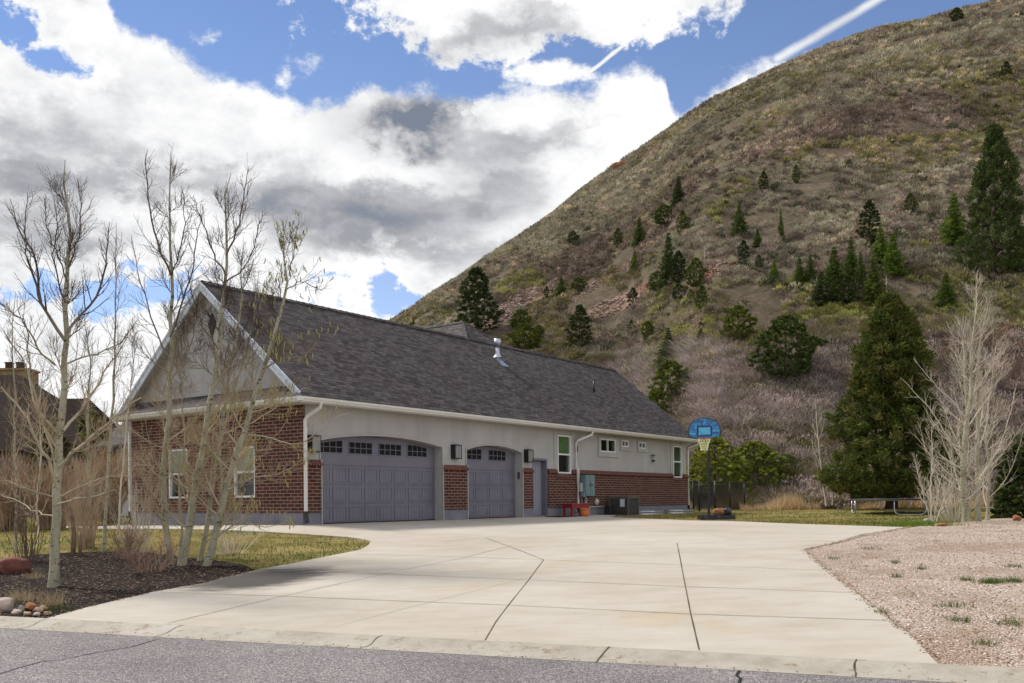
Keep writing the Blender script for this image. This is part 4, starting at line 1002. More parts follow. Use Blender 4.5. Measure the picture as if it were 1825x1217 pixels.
for a in ((-.27, .27, .10, .135), (-.27, -.235, -.23, .10), (.235, .27, -.23, .10), (-.27, .27, -.265, -.23)): bar(*a)
bar(.33, .5, -.12, -.10)
m_.build('shooters_square', simple('board_navy', (.008, .02, .06), .4), brd)
m_ = MB(); bar(-.20, .20, -.19, .07); bar(-.52, -.33, -.17, -.12); bar(.31, .52, -.09, -.04, -.0268, -.0302); m_.build('sticker', simple('board_cyan', (.12, .45, .70), .4, .3, 9), brd)
rim_c = Vector(P3(0, -.36, -.38)); rr = .229
m_ = MB(); m_.tube([(rim_c.x+rr*math.cos(2*PI*i/28), rim_c.y+rr*math.sin(2*PI*i/28), rim_c.z) for i in range(29)], .012, 6, cap=False)
m_.tube([P3(-.1, -.36, -.16), P3(-.1, -.36, -.02)], .012, 5); m_.tube([P3(.1, -.36, -.16), P3(.1, -.36, -.02)], .012, 5); m_.build('rim', simple('rim_red', (.45, .03, .03), .4), bb)
m_ = MB(); nk = 12; lev = [(0, 1), (-.1, .88), (-.2, .74), (-.3, .62), (-.38, .56), (-.45, .58)]
for j in range(len(lev)-1):
    (z0, s0), (z1, s1) = lev[j], lev[j+1]
    for i in range(nk):
        a0 = 2*PI*(i+.5*(j % 2))/nk
        for dlt in (.5, -.5):
            a1 = a0+2*PI*dlt/nk; m_.tube([(rim_c.x+rr*s0*math.cos(a0), rim_c.y+rr*s0*math.sin(a0), rim_c.z+z0), (rim_c.x+rr*s1*math.cos(a1), rim_c.y+rr*s1*math.sin(a1), rim_c.z+z1)], .0095, 4, cap=False)
m_.build('net', simple('net_cream', (.72, .70, .42), .8), bb)
m_ = MB()
for dx_ in (-.1, .1):
    for za, zb in ((3.26, .02), (2.90, -.24)): m_.tube([(dx_*.4, -.02, za), P3(dx_, zb, .02)], .018, 5)
m_.build('bracket', BLACK, bb)
m_ = MB(); m_.prism([(-.35, -.28), (.12, -.28), (.9, -.16), (1.02, .0), (1.02, .35), (.9, .62), (-.1, .62), (-.38, .3)], lambda x, y: (x, y, .0), lambda x, y: (x*.97, y*.97, .16)); m_.build('base', BLACK, bb, .03)
m_ = MB(); m_.tube([(.03, .05, .72), (.9, .3, .15)], .02, 6); m_.build('strut', BLACK, bb)
for xw in (-.18, .3):
    m_ = MB(); m_.tube([(xw, -.31, .085), (xw, -.27, .085)], .06, 14); m_.build('wheel', MATS['keypad_grey'], bb)
def sack(name, loc, size, mt, label, rz=0, seed=0):
    bm = bmesh.new(); bmesh.ops.create_icosphere(bm, subdivisions=3, radius=1)
    for v in bm.verts:
        c_ = v.co; n = math.sin(c_.x*3.1+seed)*.08+math.sin(c_.y*4.3+seed*2)*.08+math.sin(c_.z*5+c_.x*4+seed)*.06
        v.co = Vector((math.copysign(abs(c_.x)**.8, c_.x)*size[0]*(1+n), math.copysign(abs(c_.y)**.8, c_.y)*size[1]*(1+n), (math.copysign(abs(c_.z)**.8, c_.z)*(1+n)+.93)*size[2]))
    me = bpy.data.meshes.new(name); bm.to_mesh(me); bm.free(); me.materials.append(mt); me.polygons.foreach_set('use_smooth', [True]*len(me.polygons))
    o_ = bpy.data.objects.new(name, me); COL.objects.link(o_); o_.location = loc; o_.rotation_euler = (0, 0, rz); tag(o_, label, 'weight'); return o_
sack('stone', (bx+.42, by+.2, bz+.16), (.26, .2, .13), ORROCK, 'orange brown stone weighing down the basketball base', .2, 1)
sack('sandbag', (bx+.72, by+.22, bz+.16), (.19, .17, .14), simple('bag_black', (.02, .02, .022), .35, .3, 5, .6), 'shiny black weight bag on the basketball base', .6, 2)

# ------------------------------------------------------------------ trampoline
tx, ty, tz = gp(1608, 914); tz = float(H(tx, ty)); TR = 2.2
tp = empty('trampoline', (tx, ty, tz)); tag(tp, 'large round trampoline with grey steel legs on the lawn', 'trampoline')
TZ = ZC+.004*0+ .0
topz = at(1608, 889.5, ty).z-tz
circ = lambda r, z, n=48: [(r*math.cos(2*PI*i/n), r*math.sin(2*PI*i/n), z) for i in range(n+1)]
m_ = MB(); m_.tube(circ(TR, topz-.03), .03, 8, cap=False); m_.build('frame', STEEL, tp)
m_ = MB(); n = 48
for i in range(n):
    a, b = 2*PI*i/n, 2*PI*(i+1)/n
    m_.face([(0, 0, topz-.05), ((TR-.3)*math.cos(a), (TR-.3)*math.sin(a), topz-.005), ((TR-.3)*math.cos(b), (TR-.3)*math.sin(b), topz-.005)])
m_.build('mat', BLACK, tp)
m_ = MB(); m_.lathe([(TR-.34, topz+.0), (TR-.30, topz+.03), (TR+.04, topz+.03), (TR+.06, topz-.01), (TR+.03, topz-.04)], 48); m_.build('safety_pad', simple('pad_greyblue', (.035, .04, .055), .5, .4, 3, .4), tp)
for i in range(4):
    a = R(-90+90*i-14); aa = a-.30; ab = a+.30; r = TR
    pa = Vector((r*math.cos(aa), r*math.sin(aa), 0)); pb = Vector((r*math.cos(ab), r*math.sin(ab), 0)); zl = [float(H(tx+q.x, ty+q.y))-tz-.03 for q in (pa, pb)]; d_ = (pb-pa)*.16
    m_ = MB(); up = lambda p, z: Vector((p.x, p.y, z))
    pts = [up(pa, topz-.05), up(pa, zl[0]+.22), up(pa+d_*.25, zl[0]+.1), up(pa+d_, zl[0]+.03), up(pb-d_, zl[1]+.03), up(pb-d_*.25, zl[1]+.1), up(pb, zl[1]+.22), up(pb, topz-.05)]
    m_.tube(pts, .025, 8); m_.build('leg', STEEL, tp)
m_ = MB()
for i in range(24):
    a = 2*PI*i/24+.1; m_.tube([((TR-.0)*math.cos(a), (TR-.0)*math.sin(a), topz-.04), ((TR-.02)*math.cos(a+.01), (TR-.02)*math.sin(a), topz-.17)], .008, 4)
m_.build('pad_straps', BLACK, tp)

# ------------------------------------------------------------------ black metal mesh fence
FM = bpy.data.materials.new('chain_mesh'); FM.use_nodes = True; g = NT(FM.node_tree); uvn = co(g, 'UV')
sx_ = g.new('ShaderNodeSeparateXYZ'); g.l.new(g.mapping(uvn, sc=(14, 14, 14), rot=(0, 0, R(45))), sx_.inputs[0])
k_ = g.m('MAXIMUM', g.m('GREATER_THAN', g.m('FRACT', sx_.outputs[0]), .78), g.m('GREATER_THAN', g.m('FRACT', sx_.outputs[1]), .78))
tr_ = g.new('ShaderNodeBsdfTransparent'); xx = g.new('ShaderNodeMixShader'); bs_ = g.n['Principled BSDF']; bs_.inputs['Base Color'].default_value = (.01, .01, .01, 1)
g.l.new(k_, xx.inputs[0]); g.l.new(tr_.outputs[0], xx.inputs[1]); g.l.new(bs_.outputs[0], xx.inputs[2]); g.l.new(xx.outputs[0], g.n['Material Output'].inputs[0])
fa = hw_(L+.18, .1); fbk = [(fa.x, fa.y)]
def fpt(px, Y): a = dirof(px, 900)[0]; return (a*Y, Y)
def fence(pts, h, label, cat='fence'):
    o0 = pts[0]; z0 = float(H(*o0)); root = empty('metal_fence', (o0[0], o0[1], z0)); tag(root, label, cat)
    L_ = lambda p, z: (p[0]-o0[0], p[1]-o0[1], float(H(*p))-z0+z)
    for p in pts: m_ = MB(); m_.tube([L_(p, -.1), L_(p, h+.03)], .045, 8); m_.build('post', BLACK, root)
    for a, b in zip(pts[:-1], pts[1:]):
        m_ = MB(); m_.tube([L_(a, h-.02), L_(b, h-.02)], .034, 6); m_.build('rail', BLACK, root); m_ = MB(); m_.tube([L_(a, .08), L_(b, .08)], .014, 5); m_.build('rail', BLACK, root)
        m_ = MB(); m_.face([L_(a, .08), L_(b, .08), L_(b, h-.02), L_(a, h-.02)]); m_.build('mesh_panel', FM, root)
    return root
fence([(fa.x, fa.y), fpt(1236, 46.5), fpt(1246.5, 46.5)], 1.5, 'short black mesh fence panel joining the far house corner')
fence([fpt(1246.5, 47.3), fpt(1274, 47.3)], 1.32, 'black mesh gate behind the basketball pole', 'gate')
fence([fpt(1275, 47.5), fpt(1301, 50.2), fpt(1327, 52.5)], 1.5, 'black mesh fence running back from the gate to the dry grass')
fence([fpt(1236, 54.0), fpt(1301, 54.5)], 1.4, 'distant black mesh fence line behind the gate')

# ------------------------------------------------------------------ neighbouring house at the left
NH = empty('neighbour_house', (-28, 50, -.6), R(4)); tag(NH, 'brown neighbouring house with dark roof and tan chimney behind the bare trees', 'house')
NW = simple('neighbour_stucco', (.19, .165, .165), .9, .12, 2, bs=.2); NR = simple('neighbour_shingle', (.030, .019, .015), .9, .4, 8, .1, bs=.5, bscale=8); NC = simple('chimney_stone', (.30, .20, .10), .9, .35, 4, bs=.6, bscale=5)
def ln(px, py, Y):
    p = at(px, py, Y)-Vector((-28, 50, -.6)); c_, s_ = math.cos(-R(4)), math.sin(-R(4)); return Vector((p.x*c_-p.y*s_, p.x*s_+p.y*c_, p.z))
m_ = MB(); a = ln(-120, 890, 50); b = ln(150, 890, 50); m_.box((a.x, 0, 0), (b.x, 10, 4.1)); b2_ = ln(196, 890, 50); m_.box((b.x, 1.5, 0), (b2_.x, 9, 3.4)); m_.build('wall', NW, NH)
m_ = MB(); z = 4.1; zr = ln(20, 668, 54).z+.12; xl, xr_ = a.x-.5, b.x+.6; rl, rr_ = ln(-20, 0, 55).x, ln(32, 0, 55).x
m_.slab([(xl, -.5, z), (xr_, -.5, z), (rr_, 5, zr), (rl, 5, zr)], .15); m_.slab([(xr_, -.5, z), (xr_, 10.5, z), (rr_, 5, zr)], .15); m_.slab([(xr_, 10.5, z), (xl, 10.5, z), (rl, 5, zr), (rr_, 5, zr)], .15); m_.slab([(xl, 10.5, z), (xl, -.5, z), (rl, 5, zr)], .15)
q0 = ln(196, 0, 52).x; q1 = ln(150, 0, 55).x; zz = ln(140, 706, 54).z; m_.slab([(xr_-5, 1, 3.4), (q0+.4, 1, 3.4), (q1, 5, zz), (xr_-5, 5, zz)], .15); m_.slab([(q0+.4, 1, 3.4), (q0+.4, 9.5, 3.4), (q1, 5, zz)], .15); m_.slab([(q0+.4, 9.5, 3.4), (xr_-5, 9.5, 3.4), (xr_-5, 5, zz), (q1, 5, zz)], .15)
m_.build('roof', NR, NH)
m_ = MB(); c0 = ln(-20, 660, 55.5); c1_ = ln(50, 668, 55.5); m_.box((c0.x, 5.6, 3), (c1_.x, 7.0, c0.z)); m_.box((c0.x-.08, 5.5, c0.z), (c1_.x+.08, 7.1, c0.z+.12)); ch = m_.build('chimney', NC, NH)
for px in (8, 27):
    m_ = MB(); q = ln(px, 650, 55.5); m_.box((q.x-.17, 6.1, c0.z+.12), (q.x+.17, 6.5, c0.z+.50)); m_.box((q.x-.20, 6.04, c0.z+.50), (q.x+.20, 6.56, c0.z+.56)); m_.build('chimney_pot', CBARK, ch)
m_ = MB()
for px in (60, 118):
    q = ln(px, 820, 50); m_.box((q.x-.55, -.03, 1.2), (q.x+.55, .001, 2.6))
m_.build('window', DARK, NH)
m_ = MB(); q = ln(172, 0, 51.4); m_.tube([(q.x, 1.4, 3.3), (q.x, 1.4, .3)], .07, 4); m_.build('downspout', WHITE, NH)
# ------------------------------------------------------------------ the hill
SKY = [(-1400, 870), (200, 850), (420, 770), (560, 675), (700, 577), (735, 556), (850, 477), (985, 383), (1040, 335), (1105, 288), (1150, 262), (1190, 232), (1260, 196), (1320, 162), (1400, 126), (1470, 97), (1560, 66), (1650, 42), (1760, 12), (1825, -8), (2100, -90), (2600, -160), (4200, -60)]
SA = np.array([dirof(*p)[0] for p in SKY]); SE = np.array([dirof(*p)[1] for p in SKY])
def hill_params(a):
    e = np.interp(a, SA, SE); e = (e+np.interp(a+.012, SA, SE)+np.interp(a-.012, SA, SE))/3
    D = 150+90*sm((a+.25)/.45)+25*sm((a-.2)/.5)
    Y0 = 78-24*sm((a-.10)/.12)
    return e, D, Y0
def hillz(x, y):
    x = np.asarray(x, float); y = np.maximum(np.asarray(y, float), 1); a = x/y
    e, D, Y0 = hill_params(a); s = (y-Y0)/(D-Y0)
    sp = np.where(s > 0, s, 0); q = sp*sp/(sp+.04)*1.04
    q = np.minimum(q, 1.75); p = q*(1.32-.32*q)
    top = np.maximum(e*D+ZC, 2.0)
    z = top*p
    n = (fbm(x, y, 42, 5, 3)-.5)*7+(fbm(x, y, 9, 8, 3)-.5)*1.6
    z = z+n*sm(s*3)*(1-.8*sm((s-.72)/.25))-.16*(1-sm(s*6))+.02
    return z
na, nsr = 620, 300
A_ = np.linspace(-.9, 1.5, na); s_ = np.r_[np.linspace(-.06, .25, 90), np.linspace(.255, 1.08, 180), np.linspace(1.1, 2.6, 30)]
AA, SS = np.meshgrid(A_, s_); e_, D_, Y0_ = hill_params(AA); YY = Y0_+SS*(D_-Y0_); XX = AA*YY; ZZ = hillz(XX, YY)
V = np.c_[XX.ravel(), YY.ravel(), ZZ.ravel()]
i = np.arange((na-1)*(nsr-1)); r = i//(na-1); c = i % (na-1); a = r*na+c
hill = np_mesh('hillside', V, np.c_[a, a+1, a+na+1, a+na], HILL, smooth=True); struct(hill)
SCREE = [(925, 540, 62, 16, .55, 1), (965, 520, 30, 10, .5, 1), (1062, 508, 44, 6, .55, 1), (1085, 548, 62, 13, .4, 1), (1272, 483, 36, 12, .5, 2), (1155, 508, 18, 5, .4, 2), (1109, 293, 12, 8, .2, 2), (1080, 372, 22, 4, .1, 1), (1165, 265, 20, 3, .3, 2), (1570, 430, 14, 4, 0, 1), (1050, 600, 60, 8, .1, 1)]
def px_arr(x, y, z):
    aa = x/y; b = (z-ZC)/y; c, s = math.cos(ROLL), math.sin(ROLL); X = aa*F; Yd = -b*F
    return CX+X*c-Yd*s, HY+X*s+Yd*c
def scree_val(x, y, z):
    u, v = px_arr(x, y, z); w = np.zeros(len(u)); kind = np.zeros(len(u))
    for cx_, cy_, ra, rb, an, kd in SCREE:
        dx_ = u-cx_; dy_ = -(v-cy_); c, s = math.cos(an), math.sin(an); p = (dx_*c+dy_*s)/ra; q = (-dx_*s+dy_*c)/rb
        k = np.clip(1.6-np.sqrt(p*p+q*q), 0, 1); kind = np.where(k > w, kd, kind); w = np.maximum(w, k)
    return w, kind
m_ = (V[:, 1] > 40); w_, k_ = scree_val(V[:, 0], np.maximum(V[:, 1], 1), V[:, 2])
att = hill.data.attributes.new('scree', 'FLOAT', 'POINT'); att.data.foreach_set('value', (w_*np.where(k_ == 2, 2, 1)).astype(np.float32))
def hp_at(px, py, y0=45, y1=330): return gp(px, py, fn=lambda x, y: np.where(y > 52, hillz(x, y), H(x, y)), y0=y0, y1=y1)

def twigtris(P, z, size, per, cols, wr=(.02, .045), spread=.9, hrat=1.0, colj=.25):
    """each bush = `per` thin upright triangles fanning from its base; cols (n,3)"""
    n = len(P); N = n*per
    bx_ = np.repeat(P[:, 0], per); by_ = np.repeat(P[:, 1], per); bz_ = np.repeat(z, per); sz = np.repeat(size, per)
    an = np.random.rand(N)*2*PI; rad = np.sqrt(np.random.rand(N)); lean = rad*spread
    ln_ = sz*np.random.uniform(.55, 1.0, N)
    dx_ = np.cos(an)*lean*sz*.6; dy_ = np.sin(an)*lean*sz*.6
    bx_ = bx_+dx_*.45; by_ = by_+dy_*.45
    st = np.random.uniform(-.1, .55, N)*sz*hrat
    ww = sz*np.random.uniform(wr[0], wr[1], N); wa = np.random.rand(N)*2*PI
    t = np.stack([bx_+dx_*.7, by_+dy_*.7, bz_+st+ln_*hrat*(1-.35*rad**2)*.6], 1)
    b1 = np.stack([bx_-np.cos(wa)*ww, by_-np.sin(wa)*ww, bz_+st-.1*sz], 1); b2 = np.stack([bx_+np.cos(wa)*ww, by_+np.sin(wa)*ww, bz_+st-.1*sz], 1)
    V = np.stack([b1, b2, t], 1).reshape(-1, 3)
    tc = np.repeat(cols, per, 0)*np.random.uniform(1-colj, 1+colj, (N, 1))
    return V, np.repeat(tc, 3, 0)
def moundtris(P, z, size, per, cols, colj=.3, ll=.34, lw=.10):
    n = len(P); N = n*per; an = np.random.rand(N)*2*PI; el = np.random.rand(N)**.8*1.45
    r = np.random.uniform(.7, 1.0, N); dx_ = np.cos(an)*np.cos(el); dy_ = np.sin(an)*np.cos(el); dz_ = np.sin(el)
    sz = np.repeat(size, per); c = np.stack([np.repeat(P[:, 0], per)+dx_*r*sz*.55, np.repeat(P[:, 1], per)+dy_*r*sz*.55, np.repeat(z, per)+dz_*r*sz*.48-.05], 1)
    d = np.stack([dx_, dy_, dz_+.5], 1)+np.random.normal(0, .35, (N, 3)); d /= np.linalg.norm(d, axis=1)[:, None]
    w = np.cross(d, np.random.normal(0, 1, (N, 3))); w /= np.linalg.norm(w, axis=1)[:, None]+1e-9
    L_ = (ll*1.25*np.random.uniform(.5, 1.3, N))[:, None]; W_ = (lw*1.25*np.random.uniform(.5, 1.3, N))[:, None]
    V = np.stack([c-d*L_*.5-w*W_, c-d*L_*.5+w*W_, c+d*L_*.6], 1).reshape(-1, 3)
    tc = np.repeat(cols, per, 0)*np.random.uniform(1-colj, 1+colj, (N, 1)); return V, np.repeat(tc, 3, 0)
def zone_cols(x, y, z):
    n = len(x); u, v = px_arr(x, y, z)
    pal = dict(brown=(.225, .165, .125), sage=(.31, .28, .195), olive=(.235, .205, .085), lilac=(.36, .285, .26), grey=(.29, .225, .18), dkg=(.060, .078, .028), yg=(.27, .265, .075), red=(.27, .15, .10), tan=(.46, .36, .23))
    f1 = fbm(x, y, 26, 11, 3); f2 = fbm(x, y, 14, 21, 3); f3 = fbm(x, y, 30, 31, 3); r = np.random.rand(n)
    c = np.tile(np.array(pal['brown']), (n, 1))
    def setk(m, k): c[m] = pal[k]
    setk(r < .32, 'grey'); setk((f2 > .57) & (r > .3), 'olive'); setk((f1 > .56) & (r > .35), 'sage'); setk(r > .955, 'tan')
    # grey-green sage on the steep left shoulder
    sh = (v < np.interp(u, [700, 1200, 1500, 1825], [640, 330, 200, 120])); setk(sh & (r < .5), 'sage'); setk(sh & (r > .86), 'tan')
    low = (v > np.interp(u, [850, 1050, 1250, 1450, 1825], [680, 670, 640, 610, 600])+60*(f3-.5))
    setk(low & (r < .50), 'lilac'); setk(low & (r >= .5) & (r < .78), 'grey'); setk(low & (f2 > .58) & (r > .78), 'red')
    mid = (~low) & (v > np.interp(u, [1200, 1500, 1825], [520, 500, 480])-10) & (u > 1150); setk(mid & (r < .2) & (f3 > .42), 'yg'); setk(mid & (r > .6) & (f3 > .42), 'olive')
    for cx_, cy_, ra, rb in ((935, 500, 42, 16), (900, 520, 26, 12), (1330, 335, 40, 16), (1290, 375, 36, 22), (1400, 590, 90, 26), (1480, 560, 60, 20), (1640, 500, 40, 12), (790, 560, 20, 12), (1640, 440, 18, 9), (1560, 600, 60, 16), (1340, 610, 40, 18), (1700, 560, 60, 20)):
        m = (((u-cx_)/ra)**2+((v-cy_)/rb)**2 < 1.3*np.random.rand(n)) & (r > .25); setk(m, 'yg')
    setk((np.random.rand(n) < .055) & (v > np.interp(u, [700, 1100, 1500, 1825], [520, 380, 200, 60])), 'dkg')
    dk = fbm(x, y, 7, 41, 2); c *= (.56+1.15*dk)[:, None]*np.random.uniform(.5, 1.5, (n, 1))  # patchy tone spread also paints the brush shadows into the tint
    return c, low
N = 34000
ah = np.random.uniform(-.22, .60, N); sh_ = np.random.rand(N)**1.0*1.03+.0
e_, D_, Y0_ = hill_params(ah); Yh = Y0_+sh_**1.0*(D_-Y0_); Xh = ah*Yh; Zh = hillz(Xh, Yh)
w_, _ = scree_val(Xh, Yh, Zh); k = (w_ < .55+.5*np.random.rand(N)) & (fbm(Xh, Yh, 6, 51, 2) > .30); Xh, Yh, Zh = Xh[k], Yh[k], Zh[k]
cl, low = zone_cols(Xh, Yh, Zh); sz = np.random.uniform(.7, 1.7, len(Xh))*np.where(low, 1.35, 1); 
sz *= .6+.8*fbm(Xh, Yh, 12, 61, 2)
VT = []
for ya, yb, per, L_, W_ in ((0, 80, 120, .15, .028), (80, 115, 80, .20, .038), (115, 165, 52, .27, .052), (165, 999, 36, .36, .07)):
    k = (Yh >= ya) & (Yh < yb); q = moundtris(np.c_[Xh, Yh][k], Zh[k], sz[k]*1.2, per, cl[k], ll=L_, lw=W_); VT.append(q)
V = np.vstack([q[0] for q in VT]); T = np.vstack([q[1] for q in VT])
tag(np_mesh('hillside_scrub', V, np.arange(len(V)).reshape(-1, 3), SCRUBM, tint=T), 'brown and grey green scrub covering the steep hillside', 'scrub', kind='stuff')
# thicker leafless brush along the foot of the hill
N = 11000
ah = np.random.uniform(-.13, .60, N); e_, D_, Y0_ = hill_params(ah); sh_ = np.random.rand(N)*.34+.002; Yh = Y0_+sh_*(D_-Y0_); Xh = ah*Yh; Zh = hillz(Xh, Yh)
cl, low = zone_cols(Xh, Yh, Zh); pn = fbm(Xh, Yh, 9, 71, 3); r = np.random.rand(len(Xh))
k = (pn > .40); Xh, Yh, Zh, pn, r, cl = [q[k] for q in (Xh, Yh, Zh, pn, r, cl)]
L3 = np.array([.58, .49, .465]); G3 = np.array([.27, .215, .195]); B3 = np.array([.36, .27, .18])
c2 = np.where((pn > .52)[:, None], L3, np.where((r > .6)[:, None], B3, G3))*np.random.uniform(.4, 1.35, (len(Xh), 1)); c2 = np.where((r < .20)[:, None], np.array([.22, .235, .075]), c2)
uu, vv = px_arr(Xh, Yh, Zh); ft = (vv > 770) & (np.random.rand(len(Xh)) < .55); c2[ft] = np.array([[.20, .20, .06], [.30, .22, .11], [.16, .15, .06]])[np.random.randint(3, size=ft.sum())]; k = vv > np.interp(uu, [700, 1000, 1250, 1450, 1825], [620, 640, 610, 590, 590])+50*(fbm(Xh, Yh, 20, 91, 2)-.5); Xh, Yh, Zh, c2 = Xh[k], Yh[k], Zh[k], c2[k]
V, T = twigtris(np.c_[Xh, Yh], Zh, np.random.uniform(.9, 1.9, len(Xh)), 120, c2, wr=(.006, .013), spread=2.0, hrat=.62)
tag(np_mesh('brush', V, np.arange(len(V)).reshape(-1, 3), SCRUBM, tint=T), 'tangled leafless lilac grey brush along the foot of the hill', 'brush', kind='stuff')
# talus stones on the scree
N = 60000; ah = np.random.uniform(-.05, .3, N); e_, D_, Y0_ = hill_params(ah); Yh = Y0_+np.random.rand(N)*(D_-Y0_); Xh = ah*Yh; Zh = hillz(Xh, Yh); w_, kd = scree_val(Xh, Yh, Zh)
k = w_ > .35+.4*np.random.rand(N); Pq = np.c_[Xh[k], Yh[k]]
o = chips('talus', Pq, Zh[k]+.03, (.10, .32), [(.32, .235, .18), (.25, .18, .135), (.38, .29, .23), (.18, .125, .10)], ROCKV, .6)
tag(o, 'loose pinkish talus stones in streaks on the hillside', 'talus', kind='stuff')
cols_ = np.array(o.data.color_attributes['tint'].data[0].color) if 0 else None

# tall dry grass behind the lawn
def strip(px0, px1, Ya, Yb, n):
    u = np.random.uniform(px0, px1, n); Y = np.random.uniform(Ya, Yb, n); a = (u-CX)/F; return np.c_[a*Y, Y]
Pg = np.vstack([strip(1225, 1330, 54.5, 57, 3000), strip(1320, 1760, 50.6, 55.5, 26000)])
nz = fbm(Pg[:, 0], Pg[:, 1], 1.6, 81, 3); k = nz > .42; Pg = Pg[k]; nz = nz[k]
zz = np.where(Pg[:, 1] > 52, np.maximum(hillz(Pg[:, 0], Pg[:, 1]), H(Pg[:, 0], Pg[:, 1])-.05), H(Pg[:, 0], Pg[:, 1]))-.03
gh = np.random.uniform(.35, 1.0, len(Pg))*(.25+2.6*(nz-.38)); tag(blades('tall_dry_grass', Pg, zz, (gh, gh*1.001), (.008, .02), [(.70, .54, .31), (.58, .42, .23), (.80, .66, .42), (.42, .28, .14), (.50, .30, .16)], STRAW, .3), 'tall straw coloured dry grass between the lawn and the brush', 'dry grass', kind='stuff')

# ------------------------------------------------------------------ foliage crowns
for nm_k in ('needles', 'leaves'):
    m = MATS[nm_k]; g = NT(m.node_tree); oi = g.new('ShaderNodeObjectInfo')
    for n in list(g.n):
        if n.type == 'BSDF_PRINCIPLED' or n.type == 'BSDF_TRANSLUCENT':
            s_in = n.inputs[0]; src = s_in.links[0].from_socket; g.l.new(g.mix(1.0, src, oi.outputs['Color'], 'MULTIPLY'), s_in)
def cloud(C, Dv, csz, per, ll, lw, cols, droop=.0, colj=.3, rnd=.7):
    """foliage sprays: clump centres C with outward dirs Dv; sprays are slim kites pointing outward"""
    n = len(C); N = n*per
    c = np.repeat(C, per, 0); d = np.repeat(Dv, per, 0); cs = np.repeat(np.broadcast_to(csz, n), per)
    off = np.random.normal(0, 1, (N, 3)); off /= np.linalg.norm(off, axis=1)[:, None]; off *= (np.random.rand(N)**.4*cs)[:, None]; off[:, 2] *= .7
    p = c+off; dd = d+np.random.normal(0, rnd, (N, 3))+off/np.maximum(cs, 1e-3)[:, None]*.6; dd[:, 2] -= droop; dd /= np.linalg.norm(dd, axis=1)[:, None]+1e-9
    w = np.cross(dd, np.random.normal(0, 1, (N, 3))); w /= np.linalg.norm(w, axis=1)[:, None]+1e-9
    L_ = (ll*np.random.uniform(.6, 1.3, N))[:, None]; W_ = (lw*np.random.uniform(.6, 1.3, N))[:, None]
    V = np.stack([p-dd*L_*.5, p+w*W_, p+dd*L_*.5, p-w*W_], 1).reshape(-1, 3)
    cj = np.repeat(np.random.uniform(1-colj, 1+colj, n), per)*np.random.uniform(.8, 1.2, N)
    col = np.array(cols)[np.repeat(np.random.randint(len(cols), size=n), per)]*cj[:, None]
    return V, np.repeat(col, 4, 0)
def crown_mesh(name, parts):
    V = np.vstack([p[0] for p in parts]); T = np.vstack([p[1] for p in parts])
    return V, T
def conifer(kind, nclump, per, seed, cols, h=10.0, R0=2.8, ll=.3, lw=.05):
    """returns clump arrays for a 10 m tall tree"""
    np.random.seed(seed); C = []; Dd = []; S_ = []; lims = []
    if kind == 'spruce':
        nl = int(nclump/7)
        for i in range(nl):
            t = (i+.5*np.random.rand())/nl; z = h*(.08+.92*t); rr = R0*(1-t)**.85*np.random.uniform(.8, 1.1)+.08
            nb = max(3, int(10*(1-t)+3)); ph = np.random.rand()*6
            for b in range(nb):
                a = ph+2*PI*b/nb+np.random.normal(0, .15); r1 = rr*np.random.uniform(.65, 1.12); k = max(1, int(r1/.55))
                for j in range(k):
                    f = (j+.6)/k*r1; C.append((f*math.cos(a), f*math.sin(a), z-f*.28+f*f*.02)); Dd.append((math.cos(a), math.sin(a), -.15)); S_.append(.22+.12*r1/R0+.1)
                lims.append([(0, 0, z), (r1*math.cos(a)*.6, r1*math.sin(a)*.6, z-r1*.18)])
    else:
        lobes = [(2*PI*np.random.rand(), np.random.rand(), np.random.uniform(.5, 1.0)) for _ in range(26)]
        for _ in range(nclump):
            t = np.random.rand()**1.15
            if kind == 'juniper': prof_ = np.interp(t, [0, .06, .2, .45, .7, .88, 1], [.70, 1.0, 1.0, .84, .58, .33, .07])
            elif kind == 'bush': prof_ = np.interp(t, [0, .1, .35, .6, .85, 1], [.85, 1, .97, .82, .5, .15])
            elif kind == 'oval': prof_ = np.interp(t, [0, .1, .3, .6, .85, 1], [.35, .75, 1, .85, .5, .08])
            elif kind == 'round': prof_ = np.interp(t, [0, .12, .35, .6, .85, 1], [.45, .85, 1, .95, .62, .15])
            else: prof_ = np.interp(t, [0, .1, .3, .55, .8, 1], [.8, 1, .85, .68, .42, .1])
            a = 2*PI*np.random.rand(); lob = sum(w*math.exp(-((((a-la+PI) % (2*PI))-PI)**2)/.18-((t-lt)**2)/.006) for la, lt, w in lobes)
            r_ = R0*prof_*(.74+.30*min(lob, 1.2))*np.random.rand()**.32
            z0 = .0 if kind == 'bush' else .06 if kind in ('juniper', 'oval') else (.2 if kind == 'round' else .08)
            C.append((r_*math.cos(a), r_*math.sin(a), h*(z0+(1-z0)*t))); Dd.append((math.cos(a)*.8, math.sin(a)*.8, .5)); S_.append(np.random.uniform(.22, .42))
    C = np.array(C); V, T = cloud(C, np.array(Dd), np.array(S_)*(h/10), per, ll, lw, cols, droop=.25 if kind == 'spruce' else .0)
    return V, T, lims
